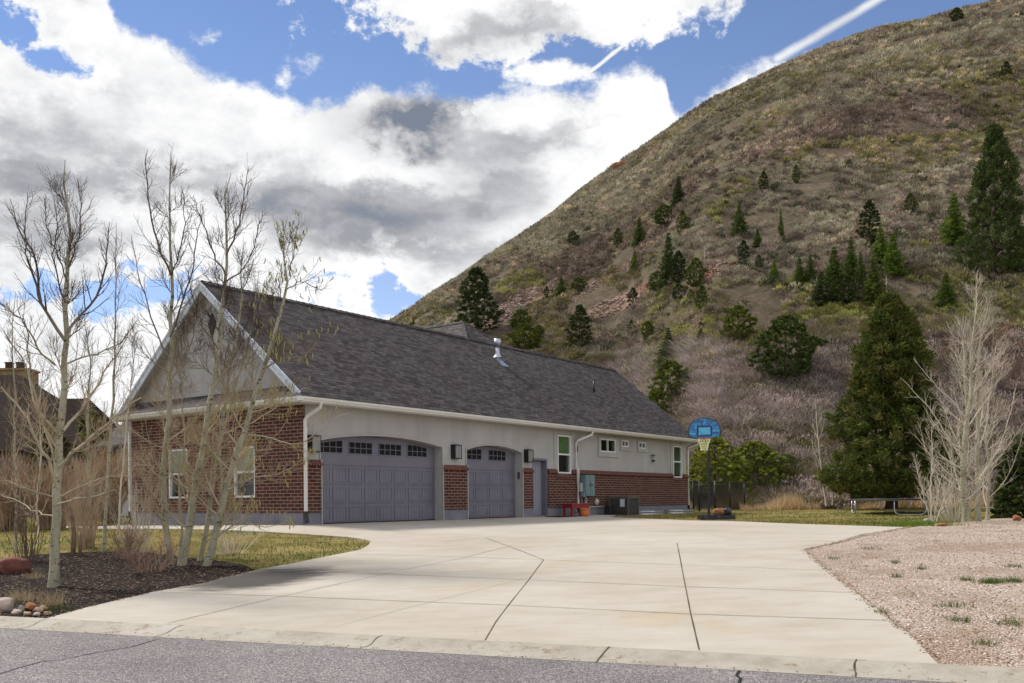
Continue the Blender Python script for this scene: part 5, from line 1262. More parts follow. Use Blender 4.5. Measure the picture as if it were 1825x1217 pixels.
def tubes_np(polys, radii, sides):
    """polys (n,m,3), radii (n,m)"""
    P = np.asarray(polys, float); Rr = np.asarray(radii, float); n, m = P.shape[:2]
    T = np.empty_like(P); T[:, 1:-1] = P[:, 2:]-P[:, :-2]; T[:, 0] = P[:, 1]-P[:, 0]; T[:, -1] = P[:, -1]-P[:, -2]
    T /= np.linalg.norm(T, axis=2, keepdims=True)+1e-9
    ref = np.where(np.abs(T[:, :1, 2:3]) > .92, np.array([1., 0, 0]), np.array([0, 0, 1.])); A = np.cross(T, np.broadcast_to(ref, T.shape)); A /= np.linalg.norm(A, axis=2, keepdims=True)+1e-9; B = np.cross(T, A)
    an = 2*PI*np.arange(sides)/sides
    V = P[:, :, None, :]+(A[:, :, None, :]*np.cos(an)[:, None]+B[:, :, None, :]*np.sin(an)[:, None])*Rr[:, :, None, None]
    V = V.reshape(-1, 3); i = np.arange(n)[:, None, None]*m*sides; j = np.arange(m-1)[None, :, None]*sides; k = np.arange(sides)[None, None, :]; k2 = (k+1) % sides
    Fc = np.stack([i+j+k, i+j+k2, i+j+sides+k2, i+j+sides+k], -1).reshape(-1, 4)
    return V, Fc
def trunk_obj(parent, h, r, lims=(), mt=CBARK, name='trunk', base=-.4, top=.97, wob=.12):
    m_ = MB(); pts = [(wob*math.sin(i*1.7)*h/10*(i > 0), wob*math.cos(i*2.3)*h/10*(i > 0), base+(h*top-base)*i/7) for i in range(8)]; m_.tube(pts, [r*(1.25 if i == 0 else 1)*(1-i/7.6) for i in range(8)], 8)
    for l in lims: m_.tube(l, [r*.28, r*.1], 4)
    return m_.build(name, mt, parent, uv=False)
DKG = [(.062, .085, .025), (.085, .108, .033), (.050, .068, .022)]
MDG = [(.058, .086, .018), (.078, .105, .024), (.048, .070, .018)]
OLV = [(.085, .092, .022), (.110, .105, .024), (.065, .075, .018), (.13, .10, .03)]
proto = {}
def make_proto(key, kind, nclump, per, seed, cols, R0, ll, lw, tr=.16, nl=8):
    V, T, lims = conifer(kind, nclump, per, seed, cols, 10., R0, ll, lw)
    c = np_mesh('crown', V, np.arange(len(V)).reshape(-1, 4), NEEDLE, tint=T)
    rr = random.Random(seed)
    if not lims: lims = [[(0, 0, 10*t), (R0*.6*math.cos(a), R0*.6*math.sin(a), 10*t+1.0)] for t, a in [(rr.uniform(.12, .75), rr.uniform(0, 6.28)) for _ in range(nl)]]
    t = trunk_obj(None, 10., tr, lims[::max(1, len(lims)//40)])
    proto[key] = (c, t, [0])
make_proto('spruce1', 'spruce', 150, 26, 1, MDG, 2.6, .42, .055); make_proto('spruce2', 'spruce', 130, 26, 2, DKG, 3.0, .42, .06)
make_proto('oval', 'oval', 260, 34, 3, DKG, 2.5, .36, .06); make_proto('round', 'round', 420, 36, 5, MDG, 4.2, .40, .065)
make_proto('broad', 'broad', 420, 38, 6, DKG, 3.8, .38, .06); make_proto('fir', 'broad', 760, 44, 9, DKG, 3.8, .28, .04, nl=30)
def place(key, px, py, hpx, wpx, label, cat='conifer', colr=(1, 1, 1), name='conifer_tree', Y=None, group='evergreens scattered on the hillside', sink=.1):
    if Y is None: x, y, z = hp_at(px, py)
    else: a, b = dirof(px, py); x, y, z = a*Y, Y, ZC+b*Y
    h = hpx*y/F; w = wpx*(.92 if key == 'fir' else 1.18)*y/F; c0, t0, used = proto[key]
    R0 = {'spruce1': 2.6, 'spruce2': 3.0, 'oval': 2.5, 'juniper': 3.1, 'round': 4.2, 'broad': 3.8, 'fir': 3.8}[key]
    root = empty(name, (x, y, z-sink*h*.3), random.uniform(0, 6.28), (w/(2*R0), w/(2*R0), h/10*1.03))
    tag(root, label, cat, group)
    for src in (c0, t0):
        o = src if used[0] == 0 else src.copy()
        if used[0]: COL.objects.link(o)
        o.parent = root; o.color = (*colr, 1)
    used[0] = 1
    return root
G1 = (1.45, 1.5, 1.1); LT = (2.2, 2.3, 1.4); OL = (2.0, 1.7, 1.0); D1 = (.8, .85, .8); N1 = (1, 1, 1)
HT = [('broad', 850, 598, 120, 92, 'large dark spreading pine on the ridge just behind the house roof', N1),
 ('spruce1', 737, 586, 22, 10, 'tiny conifer where the skyline meets the house roof', G1),
 ('spruce2', 1209, 369, 56, 34, 'lone dark spruce high on the slope below the skyline', N1),
 ('round', 1184, 406, 40, 40, 'green round conifer directly below the lone dark spruce', G1),
 ('oval', 1216, 420, 45, 24, 'slim olive conifer right below the lone dark spruce', OL),
 ('spruce2', 1140, 440, 54, 34, 'dark ragged spruce left of the green round conifer', G1),
 ('oval', 1101, 440, 34, 18, 'small dark conifer beside the ragged spruce, on its left', G1),
 ('round', 1021, 438, 26, 20, 'isolated dim conifer high on the left shoulder of the hill', N1),
 ('spruce1', 1192, 512, 98, 42, 'tallest green spruce of the middle slope, leaning out over red scree', N1),
 ('oval', 1209, 506, 58, 32, 'dark conifer hugging the tallest green spruce on its right', D1),
 ('round', 1172, 524, 40, 34, 'bushy green conifer at the foot of the tallest green spruce', G1),
 ('spruce1', 1131, 484, 40, 20, 'bright green little spruce between two scree streaks', LT),
 ('round', 1031, 523, 28, 30, 'low green conifer above the lower scree streak', G1),
 ('spruce1', 1000, 532, 40, 24, 'little spruce at the right tip of the pink scree', G1),
 ('oval', 974, 532, 22, 12, 'tiny dark conifer at the edge of the pink scree', N1),
 ('oval', 1033, 624, 80, 46, 'dense dark juniper behind the ridge of the roof, beside the scree', N1),
 ('round', 936, 632, 56, 56, 'wide olive green juniper right behind the roof ridge', OL),
 ('round', 928, 592, 40, 38, 'mid green conifer above the wide olive juniper', G1),
 ('oval', 1128, 549, 36, 22, 'dark egg shaped juniper on the right end of the scree', D1),
 ('spruce2', 1191, 655, 72, 54, 'dark spruce above the yellowish tree behind the roof', G1),
 ('round', 1196, 762, 118, 88, 'tall yellowish green tree directly behind the far roof edge', OL),
 ('spruce2', 1318, 421, 60, 34, 'dark bushy spruce under the yellow green brush', G1),
 ('oval', 1361, 341, 36, 18, 'small dark conifer beside the upper yellow green patch', N1),
 ('oval', 1419, 326, 32, 15, 'small dim conifer alone on the upper slope', G1),
 ('spruce1', 1392, 428, 56, 14, 'thin conifer with a bare lower stem', G1),
 ('oval', 1325, 468, 40, 22, 'dark cone shaped juniper below the bushy spruce', D1),
 ('spruce1', 1350, 440, 32, 20, 'little bright spruce right of the bushy spruce', G1),
 ('oval', 1352, 484, 30, 15, 'tiny dark conifer right of the cone shaped juniper', N1),
 ('spruce1', 1380, 502, 42, 22, 'bright green little spruce standing left of the spruce grove', LT),
 ('oval', 1550, 436, 78, 40, 'dense dark egg shaped juniper standing above the spruce grove', D1),
 ('oval', 1623, 382, 38, 24, 'dim green conifer on the slope right of the egg shaped juniper', G1),
 ('spruce1', 1425, 508, 52, 26, 'leftmost green spruce of the grove', G1),
 ('spruce2', 1444, 508, 58, 28, 'dark slender spruce second from the left in the grove', G1),
 ('spruce1', 1487, 512, 72, 44, 'green spruce with a pale dead stem in the middle of the grove', G1),
 ('spruce1', 1517, 500, 78, 32, 'tallest narrow spruce in the grove', G1),
 ('spruce2', 1534, 512, 64, 30, 'dark spruce right of the tallest narrow one in the grove', G1),
 ('spruce1', 1570, 470, 68, 40, 'bright green spruce at the upper right of the grove', LT),
 ('spruce1', 1592, 492, 76, 46, 'bright broad spruce at the right end of the grove', LT),
 ('round', 1504, 548, 58, 52, 'low round dark green fir at the bottom of the grove', N1),
 ('spruce2', 1464, 545, 62, 48, 'dark fir at the bottom left of the grove', N1),
 ('spruce1', 1558, 552, 92, 52, 'olive feathery fir at the bottom right of the grove', (1.5, 1.4, 1)),
 ('spruce1', 1701, 440, 96, 56, 'light green fir with a pale trunk beside the huge dark fir', LT),
 ('spruce1', 1686, 548, 62, 40, 'green fir below the light green fir, above the bare aspens', G1),
 ('fir', 1774, 494, 268, 150, 'huge dark fir reaching up at the right edge of the photo', (1.25, 1.25, 1.1)),
 ('round', 1822, 486, 74, 50, 'mid green fir cut by the right edge beside the huge dark fir', G1),
 ('round', 1400, 692, 128, 112, 'round juniper with a visible dark trunk amid the lilac brush', (1.15, 1.15, 1)),
 ('round', 1316, 616, 70, 58, 'olive round shrubby juniper above the lilac brush', OL),
 ('round', 1705, 42, 28, 24, 'dark bush standing alone on the skyline', N1),
 ('oval', 1793, 142, 32, 20, 'small dark conifer high up near the right edge', N1),
 ('round', 1240, 520, 60, 36, 'dull olive conifer right of the dark conifer by the red scree', G1),
 ('oval', 1126, 598, 28, 16, 'tiny green conifer left in the gap behind the roof', G1),
 ('round', 1155, 612, 40, 28, 'small olive conifer in the gap behind the roof', OL),
 ('oval', 1249, 614, 26, 15, 'tiny green conifer above the lilac brush', G1),
 ('oval', 1231, 541, 26, 15, 'tiny bright conifer under the red scree', LT),
 ('oval', 1250, 552, 44, 24, 'slim dull green conifer under the red scree', G1),
 ('round', 1209, 538, 32, 24, 'small dark conifer below the dark hugging one', N1),
 ('spruce1', 1100, 600, 10, 8, 'speck of a seedling conifer beside the grey scree', G1),
 ('round', 960, 606, 26, 24, 'small green conifer between the wide olive juniper and the scree', G1),
 ('oval', 912, 700, 30, 16, 'seedling conifer hidden low behind the roof', G1)]
HT = HT[:-1]  # (the last one is out of sight)
for k_, px, py, hh, ww, lb, cr__ in HT: place(k_, px, py, hh, ww, lb, colr=cr__)

def snag(px, py, hpx, lean, label):
    x, y, z = hp_at(px, py); h = hpx*y/F; root = empty('dead_tree', (x, y, z-.2)); tag(root, label, 'dead tree', 'dead stems on the hillside')
    m_ = MB(); m_.tube([(0, 0, 0), (lean*h*.5, 0, h*.5), (lean*h, 0, h)], [.09, .06, .02], 5); m_.build('trunk', SNAG, root, uv=False)
    m_ = MB(); rr = random.Random(px)
    for i in range(9): t = rr.uniform(.3, .95); a = rr.uniform(0, 6.28); l_ = h*.16*rr.uniform(.5, 1.3); m_.tube([(lean*h*t, 0, h*t), (lean*h*t+l_*math.cos(a), l_*math.sin(a), h*t+l_*.6)], [.025, .008], 3)
    m_.build('branches', SNAG, root, uv=False)
snag(1477, 505, 46, .02, 'pale bare dead stem standing in the spruce grove'); snag(1436, 225, 20, 0, 'short grey dead stem alone high on the slope'); snag(1257, 480, 46, -.03, 'pale dead stem in front of the red scree'); snag(1580, 532, 44, .0, 'pale dead stem sticking up behind the big olive juniper'); snag(1372, 752, 40, .3, 'pale crooked dead stem in the brush behind the hoop'); snag(1030, 560, 34, -.15, 'leaning grey dead stem beside the scree')

# ------------------------------------------------------------------ big juniper, round bushes
def big_tree(key, name, px, pybase, Y, hpx, wpx, kind, nclump, per, seed, cols, ll, lw, label, cat, tr=.2, mt=NEEDLE, colr=(1, 1, 1), crownname='crown'):
    a, b = dirof(px, pybase); x = a*Y; z = float(H(x, Y)) if Y < 52 else float(hillz(x, Y)); zb = ZC+b*Y; h = (hpx*Y/F)+(zb-z)*1; R0 = wpx*Y/F/2
    V, T, lims = conifer(kind, nclump, per, seed, cols, h, R0, ll, lw)
    root = empty(name, (x, Y, z)); tag(root, label, cat)
    c = np_mesh(crownname, V, np.arange(len(V)).reshape(-1, 4), mt, root, T); c.color = (*colr, 1)
    rr = random.Random(seed); L_ = lims[::3] if lims else [[(0, 0, h*t), (R0*.5*(1-t*.7)*math.cos(q), R0*.5*(1-t*.7)*math.sin(q), h*t+R0*.3)] for t, q in [(rr.uniform(.08, .8), rr.uniform(0, 6.28)) for _ in range(30)]]
    trunk_obj(root, h, tr, L_); return root
big_tree('', 'juniper_tree', 1587, 905, 48, 376, 246, 'juniper', 1350, 60, 44, [(.095, .12, .025), (.13, .145, .03), (.066, .088, .019), (.145, .135, .036)], .30, .032, 'big dense olive juniper behind the trampoline', 'juniper', .3)
big_tree('', 'green_bush', 1275, 908, 58, 128, 150, 'bush', 700, 60, 45, [(.30, .33, .04), (.38, .40, .06), (.20, .24, .035)], .12, .035, 'bright yellow green leafy bush behind the black fence near the house', 'bush', .06, LEAFM)
big_tree('', 'green_bush', 1345, 905, 59, 118, 150, 'bush', 700, 60, 46, [(.24, .28, .04), (.31, .34, .055), (.16, .20, .035)], .12, .035, 'leafy green bush just right of the brightest one, behind the fence', 'bush', .06, LEAFM)
big_tree('', 'green_bush', 1400, 900, 60, 90, 90, 'bush', 300, 50, 47, [(.12, .16, .04), (.18, .22, .05)], .12, .035, 'smaller darker green bush at the right of the leafy bushes', 'bush', .05, LEAFM)
big_tree('', 'evergreen_shrub', 1835, 926, 34, 150, 150, 'bush', 700, 60, 48, [(.035, .06, .012), (.06, .085, .02), (.10, .125, .03)], .12, .035, 'dark green leafy shrub at the right edge behind the gravel', 'shrub', .08, LEAFM)
big_tree('', 'evergreen_tree', 165, 900, 42, 170, 110, 'oval', 110, 30, 49, [(.08, .08, .03), (.12, .11, .04), (.18, .19, .04)], .28, .035, 'thin olive evergreen between the neighbouring house and the big bare aspen', 'evergreen', .12)
big_tree('', 'evergreen_tree', 90, 905, 40, 160, 90, 'round', 160, 40, 50, [(.09, .085, .04), (.14, .12, .06)], .25, .035, 'low dull evergreen in front of the neighbouring house wall', 'evergreen', .1)

# ------------------------------------------------------------------ bare trees
RD = random.Random(11)
def rv(): 
    v = Vector((RD.gauss(0, 1), RD.gauss(0, 1), RD.gauss(0, 1))); return v.normalized()
def resample(pts, rad, m):
    P = [Vector(p) for p in pts]; L_ = [0]
    for a, b in zip(P[:-1], P[1:]): L_.append(L_[-1]+(b-a).length)
    out = []; rr = []
    for i in range(m):
        t = L_[-1]*i/(m-1); j = 0
        while j < len(P)-2 and L_[j+1] < t: j += 1
        f = (t-L_[j])/max(1e-6, L_[j+1]-L_[j]); out.append(P[j].lerp(P[j+1], f)); 
        q = i/(m-1); rr.append(rad[0]*(1-q)**.8+rad[1]*(1-(1-q)**.8) if len(rad) == 2 else 0)
    return out, rr
def grow(limb, n, l0, l1, ang, up, start, m=5, rk=.5, rmin=.0035, wob=.16):
    P, Rr = limb; out = []; M = len(P)-1
    for k in range(n):
        t = start+(.93-start)*((k+RD.random())/n); f = t*M; i = min(int(f), M-1); f -= i
        p = P[i].lerp(P[i+1], f); r = Rr[i]*(1-f)+Rr[i+1]*f; T = (P[i+1]-P[i]).normalized()
        q = rv(); q = (q-T*q.dot(T)); q = q.normalized() if q.length > 1e-3 else Vector((1, 0, 0))
        a = R(ang)*RD.uniform(.65, 1.3); d = (T*math.cos(a)+q*math.sin(a)).normalized()
        L_ = (l0+(l1-l0)*t)*RD.uniform(.55, 1.25); st = L_/(m-1); pts = [p]; r0 = min(r*.75, max(rmin*1.6, r*rk))
        for s in range(m-1):
            d = (d+Vector((0, 0, up*st/L_*1.6))+rv()*wob).normalized(); p = p+d*st; pts.append(p)
        rr = [max(rmin*.6, r0*(1-j/(m-1))+rmin*.5*(j/(m-1))) for j in range(m)]
        out.append((pts, rr))
    return out
def mesh_limbs(name, limbs, mt, parent, sides=None):
    by = {}
    for P, Rr in limbs: by.setdefault(len(P), []).append((P, Rr))
    Vs = []; Fs = []; b = 0
    for m, ls in by.items():
        sd_ = sides or (8 if m > 8 else 3)
        V, Fc = tubes_np([[tuple(p) for p in l[0]] for l in ls], [l[1] for l in ls], sd_); Vs.append(V); Fs.append(Fc+b); b += len(V)
    return np_mesh(name, np.vstack(Vs), np.vstack(Fs), mt, parent, smooth=True)
def bare_tree(name, label, cat, base_px, Y, stems, limbs, gen, mats=(ASPEN, TWIGP, TWIG), group=None, zadd=0, catkins=None):
    """stems/limbs: (px polyline, r0, r1, depth drift, [mat]) ; gen: twig settings"""
    a, b = dirof(*base_px); x = a*Y; z = float(H(x, Y)); root = empty(name, (x, Y, z)); tag(root, label, cat, group); O = Vector((x, Y, z))
    ts_ = []; ls_ = []
    def topts(pl, dr, Yb): 
        n = len(pl); return [at(px, py, Yb+dr*i/(n-1))-O for i, (px, py) in enumerate(pl)]
    for s in stems:
        pl, r0, r1, dr = s[:4]; Yb = Y+(s[4] if len(s) > 4 else 0); pts = topts(pl, dr, Yb); pts[0] = pts[0]+Vector((0, 0, -.12)); P, Rr = resample(pts, (r0*.85, r1), 18); Rr[0] *= 1.3
        for i in range(2, 17): P[i] = P[i]+Vector((RD.gauss(0, .012), RD.gauss(0, .012), 0))
        ts_.append((P, Rr))
    for s in limbs:
        pl, r0, r1, dr = s[:4]; Yb = Y+(s[4] if len(s) > 4 else 0); P, Rr = resample(topts(pl, dr, Yb), (r0*.70, r1), 12)
        for i in range(1, 12): P[i] = P[i]+Vector((RD.gauss(0, .011), RD.gauss(0, .02), RD.gauss(0, .008)))
        ls_.append((P, Rr))
    mesh_limbs('trunk', ts_, mats[0], root, 10)
    main = []
    for l in ts_: main += grow(l, gen['n1'], *gen['l1'], gen.get('a1', 45), gen.get('up1', .5), gen.get('s1', .25), 7, .34, gen.get('rm', .005), .11)
    sec = []
    for l in main+ls_: sec += grow(l, gen['n2'], *gen['l2'], gen.get('a2', 42), gen.get('up2', .5), .15, 5, .55, gen.get('rm', .005)*.9)
    ter = []
    for l in sec: ter += grow(l, gen['n3'], *gen['l3'], 45, gen.get('up3', .3), .15, 4, .6, gen.get('rm', .005)*.8, .25)
    if ls_ or main: mesh_limbs('limbs', ls_+main, mats[1] if not gen.get('limbs_aspen') else mats[0], root, 6)
    mesh_limbs('twigs', sec+ter, mats[2], root, 3)
    if catkins:
        cs = []
        for P, Rr in RD.sample(ter+sec, catkins):
            p = P[-1]; cs.append(([p, p+Vector((RD.gauss(0, .01), 0, -.05)), p+Vector((RD.gauss(0, .02), 0, -.10))], [.006, .011, .005]))
        mesh_limbs('catkins', cs, simple('catkin', (.34, .31, .10), .8, .3), root, 4)['kind'] = 'stuff'
    return root
# the big aspen at the left
GN = dict(n1=12, l1=(1.2, .12), n2=14, l2=(.80, .10), n3=5, l3=(.34, .08), up1=.55, up2=.7, s1=.24, rm=.0042)
b_ = gp(95, 1045)
bare_tree('aspen_tree', 'large pale barked bare aspen, nearest the kerb, with a thick single trunk', 'tree', (95, 1045), b_[1],
  [([(95, 1045), (101, 920), (104, 830), (108, 770), (112, 700), (116, 607), (118, 540), (120, 477), (125, 423), (117, 350), (115, 318), (116, 285)], .095, .005, .3)],
  [([(104, 870), (90, 830), (68, 790), (45, 740), (20, 712), (0, 690)], .04, .010, -1.0),
   ([(103, 850), (88, 780), (68, 740), (60, 690), (40, 640), (10, 600)], .035, .008, .8),
   ([(107, 777), (80, 748), (62, 722), (52, 680), (48, 600), (40, 560)], .032, .006, 1.2),
   ([(106, 831), (128, 808), (149, 791), (175, 768), (195, 750), (253, 709)], .042, .010, -.8),
   ([(112, 768), (128, 745), (150, 728), (170, 690), (190, 655), (230, 600)], .036, .006, .9),
   ([(100, 890), (80, 880), (50, 872), (20, 860), (-20, 850)], .022, .006, -.5), ([(101, 900), (130, 890), (165, 885), (210, 872)], .02, .006, -1.0),
   ([(103, 885), (140, 868), (185, 850), (235, 848)], .022, .006, .6), ([(100, 920), (60, 912), (30, 890), (-10, 880)], .018, .005, .9),
   ([(116, 607), (95, 575), (72, 542), (69, 477), (60, 455), (47, 433), (30, 400), (22, 368), (18, 354)], .04, .004, .5),
   ([(72, 542), (62, 500), (46, 455), (44, 400), (48, 340)], .022, .004, -.5),
   ([(118, 593), (138, 570), (155, 549), (172, 530), (181, 506), (188, 462), (192, 420), (197, 397)], .036, .004, .6),
   ([(98, 650), (75, 630), (54, 593), (35, 565), (11, 549), (-10, 530)], .026, .004, -.8), ([(113, 650), (135, 640), (170, 632), (215, 610), (245, 570)], .022, .004, -.6),
   ([(119, 500), (105, 460), (90, 425), (82, 390), (78, 350)], .02, .004, .5), ([(120, 477), (135, 440), (143, 400), (146, 360), (136, 318)], .02, .004, -.4), ([(118, 540), (100, 500), (95, 450), (104, 400), (96, 350)], .02, .004, -.7)],
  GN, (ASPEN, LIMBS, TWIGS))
# the leaning clump by the driveway
b_ = gp(335, 1006); YC = b_[1]
GC = dict(n1=20, l1=(1.3, .12), n2=10, l2=(.85, .10), n3=6, l3=(.36, .10), up1=.35, up2=.45, s1=.08, rm=.0043, a1=58)
def cl_(lb, base, dy, stems, limbs, g_=GC, m_=(ASPEN, LIMBS, TWIGS), cat_=None): 
    r = bare_tree('aspen_tree', lb, 'tree', base, YC+dy, stems, limbs, g_, m_, 'pale aspens leaning from one clump by the driveway', catkins=cat_)
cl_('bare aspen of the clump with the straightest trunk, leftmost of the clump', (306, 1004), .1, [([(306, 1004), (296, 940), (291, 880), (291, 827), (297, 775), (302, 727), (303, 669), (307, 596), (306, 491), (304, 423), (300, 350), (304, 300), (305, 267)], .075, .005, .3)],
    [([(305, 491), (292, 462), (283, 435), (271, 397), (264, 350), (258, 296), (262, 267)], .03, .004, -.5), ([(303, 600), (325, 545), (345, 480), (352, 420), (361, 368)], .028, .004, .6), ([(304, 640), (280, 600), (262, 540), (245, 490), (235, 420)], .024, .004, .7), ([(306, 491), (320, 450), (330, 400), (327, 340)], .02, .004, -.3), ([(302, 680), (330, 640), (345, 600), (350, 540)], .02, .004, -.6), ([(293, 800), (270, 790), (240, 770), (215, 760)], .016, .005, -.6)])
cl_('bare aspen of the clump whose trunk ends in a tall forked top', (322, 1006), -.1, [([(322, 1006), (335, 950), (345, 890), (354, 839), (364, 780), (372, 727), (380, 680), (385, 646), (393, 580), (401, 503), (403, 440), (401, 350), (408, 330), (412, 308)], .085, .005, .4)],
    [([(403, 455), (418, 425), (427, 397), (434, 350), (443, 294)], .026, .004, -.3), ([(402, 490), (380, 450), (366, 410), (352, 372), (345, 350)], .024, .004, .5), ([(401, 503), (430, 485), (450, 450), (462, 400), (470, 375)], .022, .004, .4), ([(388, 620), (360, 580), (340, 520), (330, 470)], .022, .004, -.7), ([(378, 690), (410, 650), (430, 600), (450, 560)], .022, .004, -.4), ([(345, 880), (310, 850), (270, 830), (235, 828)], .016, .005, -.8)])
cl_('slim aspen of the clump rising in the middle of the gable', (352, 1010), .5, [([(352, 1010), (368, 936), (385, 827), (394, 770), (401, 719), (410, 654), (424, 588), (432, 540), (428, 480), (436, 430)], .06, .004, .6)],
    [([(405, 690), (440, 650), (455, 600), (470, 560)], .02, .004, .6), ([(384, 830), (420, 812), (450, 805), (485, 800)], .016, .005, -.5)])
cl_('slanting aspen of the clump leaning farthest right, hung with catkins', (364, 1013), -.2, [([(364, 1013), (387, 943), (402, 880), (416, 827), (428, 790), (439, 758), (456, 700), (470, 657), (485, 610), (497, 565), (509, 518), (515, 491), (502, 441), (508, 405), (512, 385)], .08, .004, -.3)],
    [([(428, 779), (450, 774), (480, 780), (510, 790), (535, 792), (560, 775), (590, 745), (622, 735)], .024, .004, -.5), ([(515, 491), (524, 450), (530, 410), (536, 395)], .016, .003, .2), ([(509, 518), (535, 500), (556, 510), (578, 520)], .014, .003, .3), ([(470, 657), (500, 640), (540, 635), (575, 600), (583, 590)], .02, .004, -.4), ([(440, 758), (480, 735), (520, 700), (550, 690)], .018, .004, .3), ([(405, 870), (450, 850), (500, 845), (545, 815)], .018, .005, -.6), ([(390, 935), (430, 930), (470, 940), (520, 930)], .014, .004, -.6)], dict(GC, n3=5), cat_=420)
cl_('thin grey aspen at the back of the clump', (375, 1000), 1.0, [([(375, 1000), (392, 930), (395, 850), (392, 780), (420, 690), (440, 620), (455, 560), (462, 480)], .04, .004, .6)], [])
cl_('short crooked aspen stem at the left back of the clump', (318, 998), 1.2, [([(318, 998), (325, 930), (318, 850), (330, 780), (322, 690), (334, 620), (330, 560)], .03, .004, .6)], [])
# saplings behind the bed
GS = dict(n1=16, l1=(.9, .3), n2=6, l2=(.5, .22), n3=4, l3=(.25, .12), up1=.7, up2=.5, s1=.22, rm=.0045, a1=38)
for lb, base, Y, st, r_ in (('tall slender sapling between the big aspen and the clump', (182, 990), 19.5, [(182, 990), (189, 930), (192, 860), (196, 780), (203, 700), (205, 600), (206, 500), (207, 396)], .045),
    ('grey sapling with a short trunk just right of the big aspen', (165, 985), 20.5, [(165, 985), (160, 900), (158, 820), (157, 720), (160, 640), (150, 570)], .05),
    ('slim sapling behind the left side of the big aspen', (27, 985), 20.0, [(27, 985), (30, 900), (26, 800), (27, 700), (22, 600), (28, 520)], .04),
    ('thin sapling nearest the gable corner', (213, 975), 22.0, [(213, 975), (212, 900), (222, 800), (230, 720), (238, 640), (240, 560)], .03),
    ('spindly sapling behind the bed between big aspen and left frame edge', (70, 985), 22.0, [(70, 985), (66, 900), (74, 800), (70, 720), (80, 640)], .035)):
    bare_tree('sapling', lb, 'sapling', base, Y, [(st, r_, .004, .4)], [], GS, (ASPEN if r_ > .035 else TWIGP, LIMBS, TWIGS), 'saplings behind the mulch bed')
# right hand aspens
b_ = gp(1722, 929, y0=15); YR = b_[1]
GR = dict(n1=21, l1=(2.5, .35), n2=8, l2=(.95, .22), n3=3, l3=(.45, .15), up1=.5, up2=.6, s1=.06, rm=.0050, a1=56)
for lb, base, dy, st, r_, g_ in (('tallest white barked bare aspen beside the trampoline', (1722, 930), 0, [(1722, 930), (1716, 850), (1719, 780), (1724, 740), (1732, 700), (1731, 634), (1738, 560), (1740, 510)], .13, GR),
   ('white aspen with a dark scarred base, left stem of the right hand group', (1714, 930), .8, [(1714, 930), (1716, 827), (1725, 750), (1719, 654), (1716, 600), (1722, 560)], .10, dict(GR, n1=22)),
   ('straight white aspen, right stem of the right hand group', (1743, 925), .5, [(1743, 925), (1742, 850), (1742, 750), (1744, 634), (1752, 570), (1762, 540)], .11, GR),
   ('thin aspen at the back right of the right hand group', (1760, 922), 1.8, [(1760, 922), (1762, 850), (1758, 760), (1768, 680), (1776, 610)], .07, dict(GR, n1=22))):
    bare_tree('aspen_tree', lb, 'tree', base, YR+dy, [(st, r_, .008, .3)], [] if dy else [([(1722, 830), (1690, 780), (1660, 730), (1630, 700), (1605, 672)], .03, .006, -.6), ([(1724, 750), (1700, 715), (1670, 690), (1640, 655), (1630, 640)], .03, .006, .5), ([(1718, 880), (1680, 850), (1650, 800), (1636, 750)], .025, .006, -1), ([(1740, 560), (1741, 520), (1742, 482)], .02, .006, 0), ([(1742, 860), (1780, 800), (1800, 740), (1812, 680)], .03, .006, .5)], g_, (ASPEN, TWIGP, TWIGP), 'white aspens right of the trampoline')
GQ = dict(n1=9, l1=(.9, .4), n2=5, l2=(.4, .2), n3=2, l3=(.2, .1), up1=.7, up2=.5, s1=.1, rm=.006, a1=36)
bare_tree('sapling', 'multi stemmed thin sapling in front of the trampoline by the grey stone', 'sapling', (1661, 926), YR-.6, [([(1661, 926), (1658, 880), (1662, 800), (1660, 760)], .035, .006, .1), ([(1664, 926), (1672, 880), (1680, 830)], .02, .005, .1), ([(1660, 926), (1645, 880), (1632, 830)], .02, .005, -.1), ([(1668, 926), (1690, 870), (1700, 840)], .02, .005, .3)], [], GQ, (TWIGP, TWIGP, TWIGP))
bare_tree('sapling', 'slender pale sapling at the edge of the dry grass left of the juniper', 'sapling', (1473, 897), 50, [([(1473, 897), (1466, 850), (1460, 800), (1455, 740), (1453, 712)], .07, .01, .1), ([(1484, 896), (1483, 850), (1481, 820)], .05, .01, 0)], [], dict(GQ, n1=8, l1=(1.6, .8), l2=(.7, .4), rm=.012), (TWIGP, TWIGP, TWIGP))

# ------------------------------------------------------------------ twiggy shrubs
def twig_shrub(name, label, px, py, hpx, wpx, n, mt, cat='shrub', Y=None, rm=.004, lean=.8, group=None, n2=3, wb=.13):
    x, y, z = gp(px, py) if Y is None else (dirof(px, py)[0]*Y, Y, 0); z = float(H(x, y)); h = hpx*y/F; w = wpx*y/F/2
    root = empty(name, (x, y, z)); tag(root, label, cat, group); ls = []
    for i in range(n):
        a = RD.uniform(0, 6.28); q = RD.random()**.6; p = Vector((math.cos(a)*w*q*.35, math.sin(a)*w*q*.35, -.03)); d = Vector((math.cos(a)*q*lean*w/h, math.sin(a)*q*lean*w/h, 1)).normalized(); L_ = h*RD.uniform(.6, 1.15); pts = [p]
        for s in range(6): d = (d+rv()*wb).normalized(); p = p+d*L_/6; pts.append(p)
        ls.append((pts, [max(rm*.7, rm*2.2*(1-j/6.5)) for j in range(7)]))
    tw = []
    for l in ls: tw += grow(l, n2, h*.35, h*.2, 38, .3, .3, 4, .6, rm)
    mesh_limbs('stems', ls, mt, root, 4); mesh_limbs('twigs', tw, mt, root, 3)
RTW2 = simple('brown_twig', (.30, .195, .14), .85, .3, 3); RTW = simple('red_twig', (.40, .27, .17), .85, .35, 2); TTW = simple('tan_twig', (.44, .33, .22), .85, .3, 3)
